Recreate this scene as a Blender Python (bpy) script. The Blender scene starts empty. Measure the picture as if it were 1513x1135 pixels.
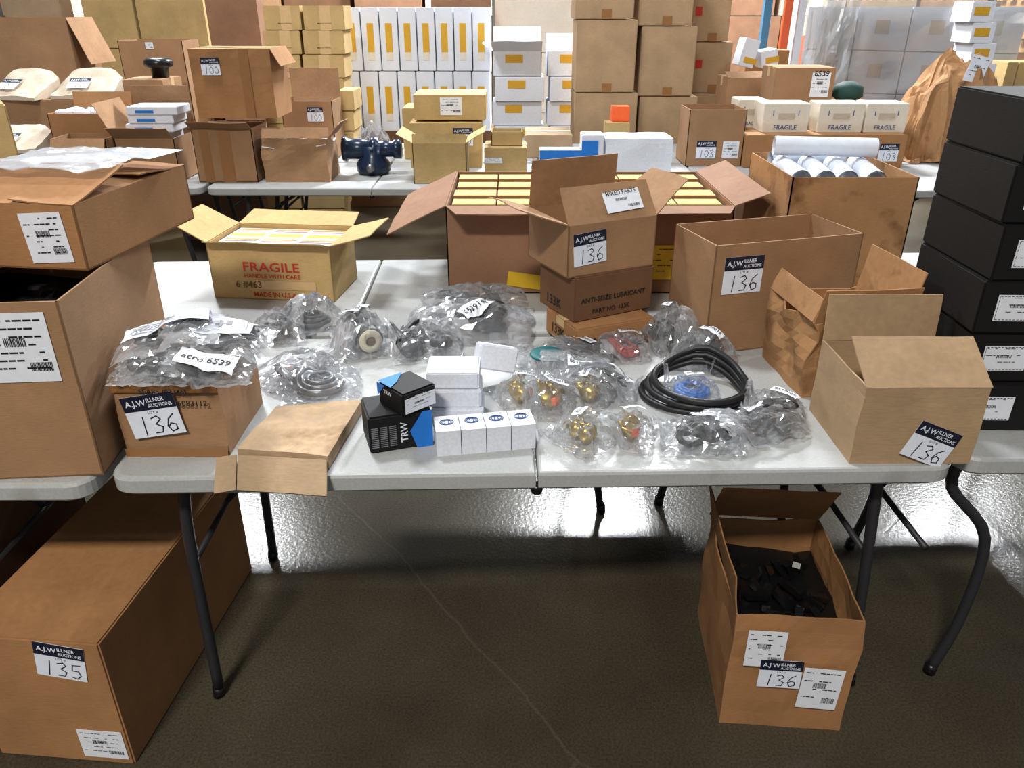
import bpy, bmesh, math, random
from mathutils import Matrix, Vector, noise
R = math.radians
scene = bpy.context.scene
col = scene.collection
random.seed(7)

# ------------------------------------------------------------------ camera, world, lamps, exposure
F, CX, CY_, CAMH, TH = 1143.0, 756.5, 567.5, 1.63, R(26)
cam_data = bpy.data.cameras.new('camera')
cam_data.sensor_width = 36.0
cam_data.lens = 36.0 * F / 1513.0
cam_data.clip_end = 200
cam = bpy.data.objects.new('camera', cam_data)
cam.location = (0, 0, CAMH)
cam.rotation_euler = (R(90) - TH, 0, 0)
col.objects.link(cam)
scene.camera = cam

world = bpy.data.worlds.new('world')
scene.world = world
world.use_nodes = True
bg = world.node_tree.nodes['Background']
bg.inputs[0].default_value = (0.86, 0.93, 1.0, 1)
bg.inputs[1].default_value = 0.20

def lamp(x, y, z, power, sx=1.6, sy=0.7, color=(0.95, 0.98, 1.0)):
    l = bpy.data.lights.new('high_bay_lamp', 'AREA')
    l.shape = 'RECTANGLE'; l.size = sx; l.size_y = sy
    l.energy = power; l.color = color
    o = bpy.data.objects.new('high_bay_lamp', l)
    o.location = (x, y, z)
    col.objects.link(o)
    return o
lamp(1.3, 10.2, 6.2, 1500, 1.2, 0.6)
lamp(-4.5, 10.2, 6.2, 600, 1.2, 0.6)
lamp(7.0, 10.2, 6.2, 500, 1.2, 0.6)
lamp(-1.6, 3.9, 6.2, 230, 1.2, 0.6)
lamp(4.4, 3.9, 6.2, 90, 1.2, 0.6)
lamp(-1.6, -3.2, 6.2, 450, 1.2, 0.6, color=(1.0, 0.94, 0.84))
lamp(1.3, 17.0, 6.2, 700, 1.2, 0.6)

scene.view_settings.view_transform = 'Standard'
scene.view_settings.look = 'None'
scene.view_settings.gamma = 1
scene.view_settings.use_curve_mapping = False
scene.view_settings.exposure = 0.35
scene.cycles.transparent_max_bounces = 24

# ------------------------------------------------------------------ measuring helpers (photo pixel -> point of the place)
S, C_ = math.sin(TH), math.cos(TH)
def ray(px, py):
    u = (px - CX) / F; v = -(py - CY_) / F
    return (u, C_ + v * S, -S + v * C_)
def onz(px, py, z):
    d = ray(px, py); t = (z - CAMH) / d[2]
    return Vector((d[0] * t, d[1] * t, z))
def atY(px, Y, z):
    dep = Y * C_ - (z - CAMH) * S
    return Vector(((px - CX) * dep / F, Y, z))
def zat(Y, py):
    v = (CY_ - py) / F
    return CAMH + Y * (v * C_ - S) / (C_ + v * S)

# ------------------------------------------------------------------ materials
MATS = {}
def nodes_of(name):
    m = bpy.data.materials.new(name); m.use_nodes = True
    nt = m.node_tree
    return m, nt, nt.nodes['Principled BSDF']
def srgb(r, g, b):
    f = lambda c: (c / 255 / 12.92) if c / 255 <= 0.04045 else ((c / 255 + 0.055) / 1.055) ** 2.4
    return (f(r), f(g), f(b), 1)
def grainy(name, c, rough=0.85, var=0.22, scale=5.0, spec=0.25, bump=0.04, fibre=True, stain=None):
    """paper-like or plastic surface: base colour with soft blotches and fine grain"""
    if name in MATS: return MATS[name]
    m, nt, p = nodes_of(name)
    tc = nt.nodes.new('ShaderNodeTexCoord')
    n1 = nt.nodes.new('ShaderNodeTexNoise'); n1.inputs['Scale'].default_value = scale
    n1.inputs['Detail'].default_value = 5; n1.inputs['Roughness'].default_value = 0.6
    nt.links.new(tc.outputs['Object'], n1.inputs['Vector'])
    mp = nt.nodes.new('ShaderNodeMapping'); mp.inputs['Scale'].default_value = (60, 60, 420) if fibre else (150, 150, 150)
    nt.links.new(tc.outputs['Object'], mp.inputs['Vector'])
    n2 = nt.nodes.new('ShaderNodeTexNoise'); n2.inputs['Scale'].default_value = 1.0; n2.inputs['Detail'].default_value = 3
    nt.links.new(mp.outputs[0], n2.inputs['Vector'])
    r1 = nt.nodes.new('ShaderNodeMapRange')
    r1.inputs[1].default_value = 0.25; r1.inputs[2].default_value = 0.75
    r1.inputs[3].default_value = 1 - var; r1.inputs[4].default_value = 1 + var * 0.6
    nt.links.new(n1.outputs['Fac'], r1.inputs[0])
    r2 = nt.nodes.new('ShaderNodeMapRange')
    r2.inputs[1].default_value = 0.3; r2.inputs[2].default_value = 0.7
    r2.inputs[3].default_value = 0.93; r2.inputs[4].default_value = 1.07
    nt.links.new(n2.outputs['Fac'], r2.inputs[0])
    mul = nt.nodes.new('ShaderNodeMath'); mul.operation = 'MULTIPLY'
    nt.links.new(r1.outputs[0], mul.inputs[0]); nt.links.new(r2.outputs[0], mul.inputs[1])
    vm = nt.nodes.new('ShaderNodeVectorMath'); vm.operation = 'SCALE'
    vm.inputs[0].default_value = c[:3]
    nt.links.new(mul.outputs[0], vm.inputs['Scale'])
    last = vm.outputs[0]
    if stain:
        n3 = nt.nodes.new('ShaderNodeTexNoise'); n3.inputs['Scale'].default_value = 9; n3.inputs['Detail'].default_value = 6
        nt.links.new(tc.outputs['Object'], n3.inputs['Vector'])
        rr = nt.nodes.new('ShaderNodeMapRange'); rr.inputs[1].default_value = 0.56; rr.inputs[2].default_value = 0.72
        nt.links.new(n3.outputs['Fac'], rr.inputs[0])
        mx = nt.nodes.new('ShaderNodeMix'); mx.data_type = 'RGBA'
        nt.links.new(rr.outputs[0], mx.inputs[0]); nt.links.new(last, mx.inputs[6]); mx.inputs[7].default_value = stain
        last = mx.outputs[2]
    nt.links.new(last, p.inputs['Base Color'])
    p.inputs['Roughness'].default_value = rough
    p.inputs['Specular IOR Level'].default_value = spec
    if bump:
        b = nt.nodes.new('ShaderNodeBump'); b.inputs['Strength'].default_value = bump * 4; b.inputs['Distance'].default_value = 0.002
        nt.links.new(n2.outputs['Fac'], b.inputs['Height']); nt.links.new(b.outputs[0], p.inputs['Normal'])
    MATS[name] = m
    return m
def plain(name, c, rough=0.5, metal=0.0, spec=0.4):
    if name in MATS: return MATS[name]
    m, nt, p = nodes_of(name)
    tc = nt.nodes.new('ShaderNodeTexCoord'); n = nt.nodes.new('ShaderNodeTexNoise'); n.inputs['Scale'].default_value = 40
    nt.links.new(tc.outputs['Object'], n.inputs['Vector'])
    r1 = nt.nodes.new('ShaderNodeMapRange'); r1.inputs[3].default_value = 0.9; r1.inputs[4].default_value = 1.1
    nt.links.new(n.outputs['Fac'], r1.inputs[0])
    vm = nt.nodes.new('ShaderNodeVectorMath'); vm.operation = 'SCALE'; vm.inputs[0].default_value = c[:3]
    nt.links.new(r1.outputs[0], vm.inputs['Scale']); nt.links.new(vm.outputs[0], p.inputs['Base Color'])
    p.inputs['Roughness'].default_value = rough; p.inputs['Metallic'].default_value = metal
    p.inputs['Specular IOR Level'].default_value = spec
    MATS[name] = m
    return m
K = dict(
    kraft=grainy('kraft_cardboard', srgb(158, 122, 90)),
    tan=grainy('tan_cardboard', srgb(172, 144, 112)),
    yellowtan=grainy('yellow_tan_cardboard', srgb(186, 158, 108)),
    mauve=grainy('mauve_brown_cardboard', srgb(142, 106, 82)),
    grey=grainy('grey_tan_cardboard', srgb(164, 140, 112)),
    dark=grainy('dark_brown_cardboard', srgb(112, 80, 56)),
    worn=grainy('worn_cardboard', srgb(168, 126, 86), stain=srgb(108, 74, 46)),
    orange=grainy('orange_brown_cardboard', srgb(162, 118, 78)),
    pale=grainy('pale_dusty_cardboard', srgb(176, 150, 120), var=0.3, stain=srgb(118, 90, 64)),
    sack=grainy('pale_kraft_paper', srgb(196, 180, 160)),
    white=grainy('white_board', srgb(218, 222, 232), var=0.05, fibre=False),
    cream=grainy('cream_board', srgb(222, 212, 196), var=0.07),
    black=grainy('black_board', srgb(22, 21, 22), rough=0.6, var=0.15),
    table=grainy('white_table_plastic', srgb(170, 172, 172), rough=0.42, var=0.05, scale=3, spec=0.4, fibre=False, bump=0.03, stain=srgb(150, 150, 146)),
    tape=plain('brown_packing_tape', srgb(146, 102, 62), 0.3),
    ltape=plain('pale_packing_tape', srgb(202, 170, 124), 0.35),
    paper=plain('white_paper', srgb(226, 230, 240), 0.6),
    tagwhite=plain('tag_white', srgb(226, 232, 246), 0.5),
    navy=plain('navy_print', srgb(20, 24, 46), 0.5),
    ink=plain('black_ink', srgb(24, 22, 24), 0.6),
    greyink=plain('grey_ink', srgb(120, 122, 128), 0.6),
    red=plain('red_print', srgb(186, 44, 32), 0.6),
    blue=plain('blue_print', srgb(30, 116, 206), 0.5),
    bluetext=plain('dark_blue_print', srgb(52, 82, 140), 0.5),
    yellow=plain('yellow_label', srgb(214, 176, 40), 0.6),
    gold=plain('ochre_label', srgb(206, 158, 42), 0.6),
    yelpale=grainy('pale_yellow_carton', srgb(226, 196, 112), var=0.08),
    legm=plain('grey_black_powder_coat', srgb(44, 44, 48), 0.45),
    rubber=plain('black_rubber', srgb(26, 26, 28), 0.45),
    blackplastic=plain('black_plastic', srgb(18, 18, 20), 0.3),
    greymetal=plain('grey_metal', srgb(128, 130, 134), 0.35, 0.8),
    darkpart=plain('dark_grey_part', srgb(82, 84, 88), 0.45),
    brass=plain('brass', srgb(206, 172, 88), 0.28, 0.9),
    orangeplastic=plain('orange_plastic', srgb(236, 96, 36), 0.45),
    creamplastic=plain('cream_plastic', srgb(224, 214, 186), 0.45),
    teal=plain('teal_gasket', srgb(30, 104, 108), 0.5),
    pumpblue=plain('dark_blue_paint', srgb(22, 38, 62), 0.25),
    rackblue=plain('rack_blue_paint', srgb(62, 112, 142), 0.5),
    rackorange=plain('rack_orange_paint', srgb(206, 84, 40), 0.5),
    rackwhite=plain('rack_white_paint', srgb(200, 200, 204), 0.5),
    wood=grainy('pallet_wood', srgb(186, 146, 92)),
    pipe=plain('white_pipe_plastic', srgb(214, 220, 230), 0.4),
    green=plain('dark_green_cloth', srgb(24, 62, 56), 0.7),
    wall=grainy('grey_wall_paint', srgb(150, 148, 142), fibre=False, var=0.08, scale=1),
)
def film_material(name, base, tint, rough):
    m = bpy.data.materials.new(name); m.use_nodes = True
    nt = m.node_tree; nt.nodes.clear()
    out = nt.nodes.new('ShaderNodeOutputMaterial')
    tr = nt.nodes.new('ShaderNodeBsdfTransparent'); tr.inputs[0].default_value = (0.96, 0.965, 0.97, 1)
    gl = nt.nodes.new('ShaderNodeBsdfGlossy'); gl.inputs['Roughness'].default_value = rough
    df = nt.nodes.new('ShaderNodeBsdfDiffuse'); df.inputs[0].default_value = tint
    lw = nt.nodes.new('ShaderNodeLayerWeight'); lw.inputs[0].default_value = 0.35
    mr = nt.nodes.new('ShaderNodeMapRange'); mr.inputs[3].default_value = base; mr.inputs[4].default_value = 0.75
    nt.links.new(lw.outputs['Fresnel'], mr.inputs[0])
    a = nt.nodes.new('ShaderNodeMixShader'); a.inputs[0].default_value = 0.45
    nt.links.new(gl.outputs[0], a.inputs[1]); nt.links.new(df.outputs[0], a.inputs[2])
    b = nt.nodes.new('ShaderNodeMixShader')
    nt.links.new(mr.outputs[0], b.inputs[0]); nt.links.new(tr.outputs[0], b.inputs[1]); nt.links.new(a.outputs[0], b.inputs[2])
    nt.links.new(b.outputs[0], out.inputs[0])
    return m
K['film'] = film_material('clear_plastic_film', 0.17, (0.82, 0.84, 0.88, 1), 0.12)
K['wrap'] = film_material('stretch_wrap_film', 0.22, (0.7, 0.69, 0.67, 1), 0.2)

def floor_material():
    m, nt, p = nodes_of('sealed_concrete')
    tc = nt.nodes.new('ShaderNodeTexCoord')
    n = nt.nodes.new('ShaderNodeTexNoise'); n.inputs['Scale'].default_value = 1.6; n.inputs['Detail'].default_value = 8
    nt.links.new(tc.outputs['Object'], n.inputs['Vector'])
    cr = nt.nodes.new('ShaderNodeValToRGB')
    cr.color_ramp.elements[0].position = 0.3; cr.color_ramp.elements[0].color = srgb(56, 50, 40)
    cr.color_ramp.elements[1].position = 0.72; cr.color_ramp.elements[1].color = srgb(80, 74, 61)
    nt.links.new(n.outputs['Fac'], cr.inputs[0])
    g = nt.nodes.new('ShaderNodeTexNoise'); g.inputs['Scale'].default_value = 160; g.inputs['Detail'].default_value = 2
    nt.links.new(tc.outputs['Object'], g.inputs['Vector'])
    rg = nt.nodes.new('ShaderNodeMapRange'); rg.inputs[1].default_value = 0.3; rg.inputs[2].default_value = 0.7
    rg.inputs[3].default_value = 0.72; rg.inputs[4].default_value = 1.25
    nt.links.new(g.outputs['Fac'], rg.inputs[0])
    vm = nt.nodes.new('ShaderNodeVectorMath'); vm.operation = 'SCALE'
    nt.links.new(cr.outputs[0], vm.inputs[0]); nt.links.new(rg.outputs[0], vm.inputs['Scale'])
    # thin pale scratches
    vo = nt.nodes.new('ShaderNodeTexVoronoi'); vo.feature = 'DISTANCE_TO_EDGE'; vo.inputs['Scale'].default_value = 0.55
    wn = nt.nodes.new('ShaderNodeTexNoise'); wn.inputs['Scale'].default_value = 2.2; wn.inputs['Detail'].default_value = 6
    nt.links.new(tc.outputs['Object'], wn.inputs['Vector'])
    ad = nt.nodes.new('ShaderNodeMixRGB'); ad.blend_type = 'ADD'; ad.inputs[0].default_value = 0.12
    nt.links.new(tc.outputs['Object'], ad.inputs[1]); nt.links.new(wn.outputs['Color'], ad.inputs[2])
    nt.links.new(ad.outputs[0], vo.inputs['Vector'])
    rs = nt.nodes.new('ShaderNodeMapRange'); rs.inputs[1].default_value = 0.0; rs.inputs[2].default_value = 0.003
    rs.inputs[3].default_value = 0.07; rs.inputs[4].default_value = 0.0
    nt.links.new(vo.outputs['Distance'], rs.inputs[0])
    mx = nt.nodes.new('ShaderNodeMix'); mx.data_type = 'RGBA'
    nt.links.new(rs.outputs[0], mx.inputs[0]); nt.links.new(vm.outputs[0], mx.inputs[6]); mx.inputs[7].default_value = srgb(170, 160, 146)
    nt.links.new(mx.outputs[2], p.inputs['Base Color'])
    p.inputs['Roughness'].default_value = 0.2
    p.inputs['Specular IOR Level'].default_value = 0.22
    b = nt.nodes.new('ShaderNodeBump'); b.inputs['Strength'].default_value = 0.16; b.inputs['Distance'].default_value = 0.004
    g2 = nt.nodes.new('ShaderNodeTexNoise'); g2.inputs['Scale'].default_value = 75; g2.inputs['Detail'].default_value = 2
    nt.links.new(tc.outputs['Object'], g2.inputs['Vector'])
    nt.links.new(g2.outputs['Fac'], b.inputs['Height']); nt.links.new(b.outputs[0], p.inputs['Normal'])
    return m

# ------------------------------------------------------------------ mesh helpers
class MB:
    def __init__(self): self.v = []; self.f = []; self.mi = []; self.sm = []
    def add(self, vs, fs, mi=0, smooth=False):
        o = len(self.v); self.v += [tuple(p) for p in vs]
        for f in fs:
            self.f.append(tuple(o + i for i in f)); self.mi.append(mi); self.sm.append(smooth)
    def box(self, c, s, M=None, mi=0):
        x, y, z = s[0] / 2, s[1] / 2, s[2] / 2
        vs = [Vector((c[0] + a * x, c[1] + b * y, c[2] + d * z)) for d in (-1, 1) for b in (-1, 1) for a in (-1, 1)]
        if M is not None: vs = [M @ p for p in vs]
        self.add(vs, [(0, 2, 3, 1), (4, 5, 7, 6), (0, 1, 5, 4), (2, 6, 7, 3), (0, 4, 6, 2), (1, 3, 7, 5)], mi)
    def tube(self, path, r, n=10, mi=0, cap=True, closed=False):
        path = [Vector(p) for p in path]; N = len(path)
        rr = r if isinstance(r, (list, tuple)) else [r] * N
        rings = []; prev = None
        for i, p in enumerate(path):
            if closed: t = path[(i + 1) % N] - path[i - 1]
            else: t = path[min(i + 1, N - 1)] - path[max(i - 1, 0)]
            t.normalize()
            if prev is None:
                a = Vector((0, 0, 1)) if abs(t.z) < 0.9 else Vector((1, 0, 0))
                nrm = t.cross(a).normalized()
            else:
                nrm = (prev - t * prev.dot(t)).normalized()
            prev = nrm; bn = t.cross(nrm)
            rings.append([p + (nrm * math.cos(2 * math.pi * k / n) + bn * math.sin(2 * math.pi * k / n)) * rr[i] for k in range(n)])
        vs = [q for ring in rings for q in ring]; fs = []
        for i in range(N if closed else N - 1):
            j = (i + 1) % N
            for k in range(n):
                fs.append((i * n + k, i * n + (k + 1) % n, j * n + (k + 1) % n, j * n + k))
        if cap and not closed:
            fs.append(tuple(reversed(range(n)))); fs.append(tuple((N - 1) * n + k for k in range(n)))
        self.add(vs, fs, mi, True)
    def lathe(self, prof, n=20, M=None, mi=0):
        vs = []; fs = []
        for (r, z) in prof:
            for k in range(n):
                a = 2 * math.pi * k / n; p = Vector((r * math.cos(a), r * math.sin(a), z))
                vs.append(M @ p if M is not None else p)
        for i in range(len(prof) - 1):
            for k in range(n):
                fs.append((i * n + k, i * n + (k + 1) % n, (i + 1) * n + (k + 1) % n, (i + 1) * n + k))
        fs.append(tuple(reversed(range(n)))); fs.append(tuple((len(prof) - 1) * n + k for k in range(n)))
        self.add(vs, fs, mi, True)
    def panel(self, o, u, v, t, nu=1, nv=1, disp=None, mi=0):
        """solid sheet from o spanning u and v, thickness t on the side of u x v"""
        o, u, v = Vector(o), Vector(u), Vector(v)
        n = u.cross(v).normalized() * t
        vs = []
        for s in (0, 1):
            for j in range(nv + 1):
                for i in range(nu + 1):
                    p = o + u * (i / nu) + v * (j / nv)
                    if disp: p = disp(p)
                    vs.append(p + n * s)
        q = (nu + 1) * (nv + 1); idx = lambda i, j, s: s * q + j * (nu + 1) + i
        fs = []
        for j in range(nv):
            for i in range(nu):
                fs.append((idx(i, j, 0), idx(i, j + 1, 0), idx(i + 1, j + 1, 0), idx(i + 1, j, 0)))
                fs.append((idx(i, j, 1), idx(i + 1, j, 1), idx(i + 1, j + 1, 1), idx(i, j + 1, 1)))
        for i in range(nu):
            fs.append((idx(i, 0, 0), idx(i + 1, 0, 0), idx(i + 1, 0, 1), idx(i, 0, 1)))
            fs.append((idx(i, nv, 0), idx(i, nv, 1), idx(i + 1, nv, 1), idx(i + 1, nv, 0)))
        for j in range(nv):
            fs.append((idx(0, j, 0), idx(0, j, 1), idx(0, j + 1, 1), idx(0, j + 1, 0)))
            fs.append((idx(nu, j, 0), idx(nu, j + 1, 0), idx(nu, j + 1, 1), idx(nu, j, 1)))
        self.add(vs, fs, mi)
    def mesh(self, name, mats):
        me = bpy.data.meshes.new(name); me.from_pydata(self.v, [], self.f)
        for m in (mats if isinstance(mats, (list, tuple)) else [mats]): me.materials.append(m)
        me.polygons.foreach_set('material_index', self.mi)
        me.polygons.foreach_set('use_smooth', self.sm)
        me.update()
        return me
    def build(self, name, mats, parent=None, M=None):
        o = bpy.data.objects.new(name, self.mesh(name, mats)); col.objects.link(o)
        if parent is not None: o.parent = parent
        if M is not None: o.matrix_local = M
        return o
def tag(o, label, cat, group=None):
    o['label'] = label; o['category'] = cat
    if group: o['group'] = group
    return o
def empty(name, label, cat, M, group=None):
    o = bpy.data.objects.new(name, None); o.empty_display_size = 0.05
    col.objects.link(o); o.matrix_world = M
    return tag(o, label, cat, group)
def structure(o): o['kind'] = 'structure'; return o
def copy_tree(o, parent=None):
    c = o.copy(); col.objects.link(c); c.parent = parent
    for ch in o.children: copy_tree(ch, c)
    return c

# ------------------------------------------------------------------ print: text, labels, tags, handwriting
TXT = {}
def text_mesh(body, mat):
    key = (body, mat.name)
    if key in TXT: return TXT[key]
    cu = bpy.data.curves.new('lettering', 'FONT'); cu.body = body; cu.size = 1.0; cu.resolution_u = 2; cu.offset = 0.012
    ob = bpy.data.objects.new('lettering', cu); col.objects.link(ob)
    bpy.context.view_layer.update()
    me = bpy.data.meshes.new_from_object(ob.evaluated_get(bpy.context.evaluated_depsgraph_get()))
    bpy.data.objects.remove(ob); me.materials.clear(); me.materials.append(mat)
    xs = [v.co.x for v in me.vertices]; ys = [v.co.y for v in me.vertices]
    x0, x1, y0, y1 = min(xs), max(xs), min(ys), max(ys)
    for v in me.vertices: v.co.x -= x0; v.co.y -= y0
    TXT[key] = (me, x1 - x0, y1 - y0)
    return TXT[key]
def text(body, parent, M, u, v, w=None, h=None, mat=None, off=0.0008, name='lettering'):
    """text with its lower-left corner at (u, v) of frame M, scaled to width w and/or height h"""
    me, tw, thh = text_mesh(body, mat or K['ink'])
    sx = w / tw if w else h / thh; sy = h / thh if h else sx
    o = bpy.data.objects.new(name, me); col.objects.link(o); o.parent = parent
    o.matrix_local = M @ Matrix.Translation((u, v, off)) @ Matrix.Diagonal((sx, sy, 1, 1))
    return o
ORDN = ['first', 'second', 'third', 'fourth', 'fifth', 'sixth']
STROKES = {
    '0': [[(.3, 1), (.08, .75), (.05, .35), (.25, 0), (.5, .2), (.55, .6), (.3, 1)]],
    '1': [[(.35, 1), (.25, 0)]],
    '3': [[(.05, .9), (.35, 1), (.5, .8), (.2, .55), (.5, .35), (.4, .05), (.05, .05)]],
    '5': [[(.55, 1), (.15, .95), (.1, .55), (.45, .55), (.55, .25), (.35, 0), (.05, .08)]],
    '6': [[(.5, 1), (.2, .75), (.05, .35), (.2, .02), (.5, .12), (.5, .4), (.25, .5), (.08, .3)]],
}
def handwriting(s, parent, M, u, v, h, mat, width=0.07, off=0.001):
    mb = MB(); x = u
    for ch in s:
        for st in STROKES.get(ch, []):
            for (a, b) in zip(st[:-1], st[1:]):
                p = Vector((x + a[0] * h, v + a[1] * h, off)); q = Vector((x + b[0] * h, v + b[1] * h, off))
                d = (q - p).normalized() * (width * h * 0.5); n = Vector((-d.y, d.x, 0))
                mb.add([p - d + n, p - d - n, q + d - n, q + d + n], [(0, 1, 2, 3)])
        x += 0.72 * h
    return mb.build('handwriting', mat, parent, M)
def sheet(name, parent, M, w, h, mat, t=0.0008, bend=0):
    mb = MB(); nu = 6 if bend else 1
    mb.panel((0, 0, 0), (w, 0, 0), (0, h, 0), t, nu, 1, (lambda p: Vector((p.x, p.y, p.z + bend * math.sin(math.pi * p.x / w)))) if bend else None)
    return mb.build(name, mat, parent, M)
def auction_tag(parent, M, number, w=0.115, h=0.1):
    """white lot tag with a navy header, at frame M"""
    t = sheet('lot_tag', parent, M, w, h, K['tagwhite'])
    I = Matrix.Identity(4); hh = 0.36 * h
    hd = MB(); hd.panel((0, h - hh, 0.0009), (w, 0, 0), (0, hh, 0), 0.0004); hd.build('tag_header', K['navy'], t)
    text('A.J.W', t, I, 0.06 * w, h - hh * 0.78, w=0.4 * w, h=0.5 * hh, mat=K['tagwhite'], off=0.0016)
    text('ILLNER', t, I, 0.48 * w, h - hh * 0.48, w=0.34 * w, h=0.26 * hh, mat=K['tagwhite'], off=0.0016)
    text('AUCTIONS', t, I, 0.48 * w, h - hh * 0.84, w=0.46 * w, h=0.24 * hh, mat=K['tagwhite'], off=0.0016)
    text('LOT #', t, I, 0.42 * w, h * 0.54, w=0.2 * w, mat=K['ink'], off=0.001)
    handwriting(number, t, I, 0.16 * w, 0.06 * h, 0.42 * h, K['ink'])
    return t
def print_label(parent, M, w, h, mat=None, lines=5, bars=2, name='shipping_label', head=None, seed=1, frame=False):
    """paper label with rows of small print and bar codes"""
    rnd = random.Random(seed)
    t = sheet(name, parent, M, w, h, mat or K['paper'])
    mb = MB()
    def bar(x, y, a, b): mb.add([(x, y, .0014), (x + a, y, .0014), (x + a, y + b, .0014), (x, y + b, .0014)], [(0, 1, 2, 3)])
    for i in range(lines):
        y = h * (0.9 - 0.8 * i / max(lines, 1)) - 0.02 * h
        x = 0.06 * w
        while x < 0.85 * w:
            l = rnd.uniform(0.04, 0.14) * w
            if rnd.random() < 0.6: bar(x, y, min(l, 0.93 * w - x), 0.025 * h)
            x += l + 0.02 * w
    for b in range(bars):
        bx, by = (0.3 + 0.3 * (b % 2)) * w, h * (0.52 - 0.36 * b)
        x = bx
        while x < bx + 0.32 * w:
            l = rnd.uniform(0.006, 0.02) * w; bar(x, by, l, 0.13 * h); x += l + rnd.uniform(0.006, 0.016) * w
    if frame:
        for k in range(12):
            bar((0.04 + k * 0.078) * w, 0.94 * h, 0.05 * w, 0.025 * h); bar((0.04 + k * 0.078) * w, 0.04 * h, 0.05 * w, 0.025 * h)
        for k in range(7): bar(0.025 * w, (0.06 + k * 0.13) * h, 0.012 * w, 0.09 * h)
    mb.build('printing', K['ink'], t)
    if head: text(head, t, Matrix.Identity(4), 0.1 * w, 0.84 * h, w=0.8 * w, mat=K['ink'], off=0.0016)
    return t

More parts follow.
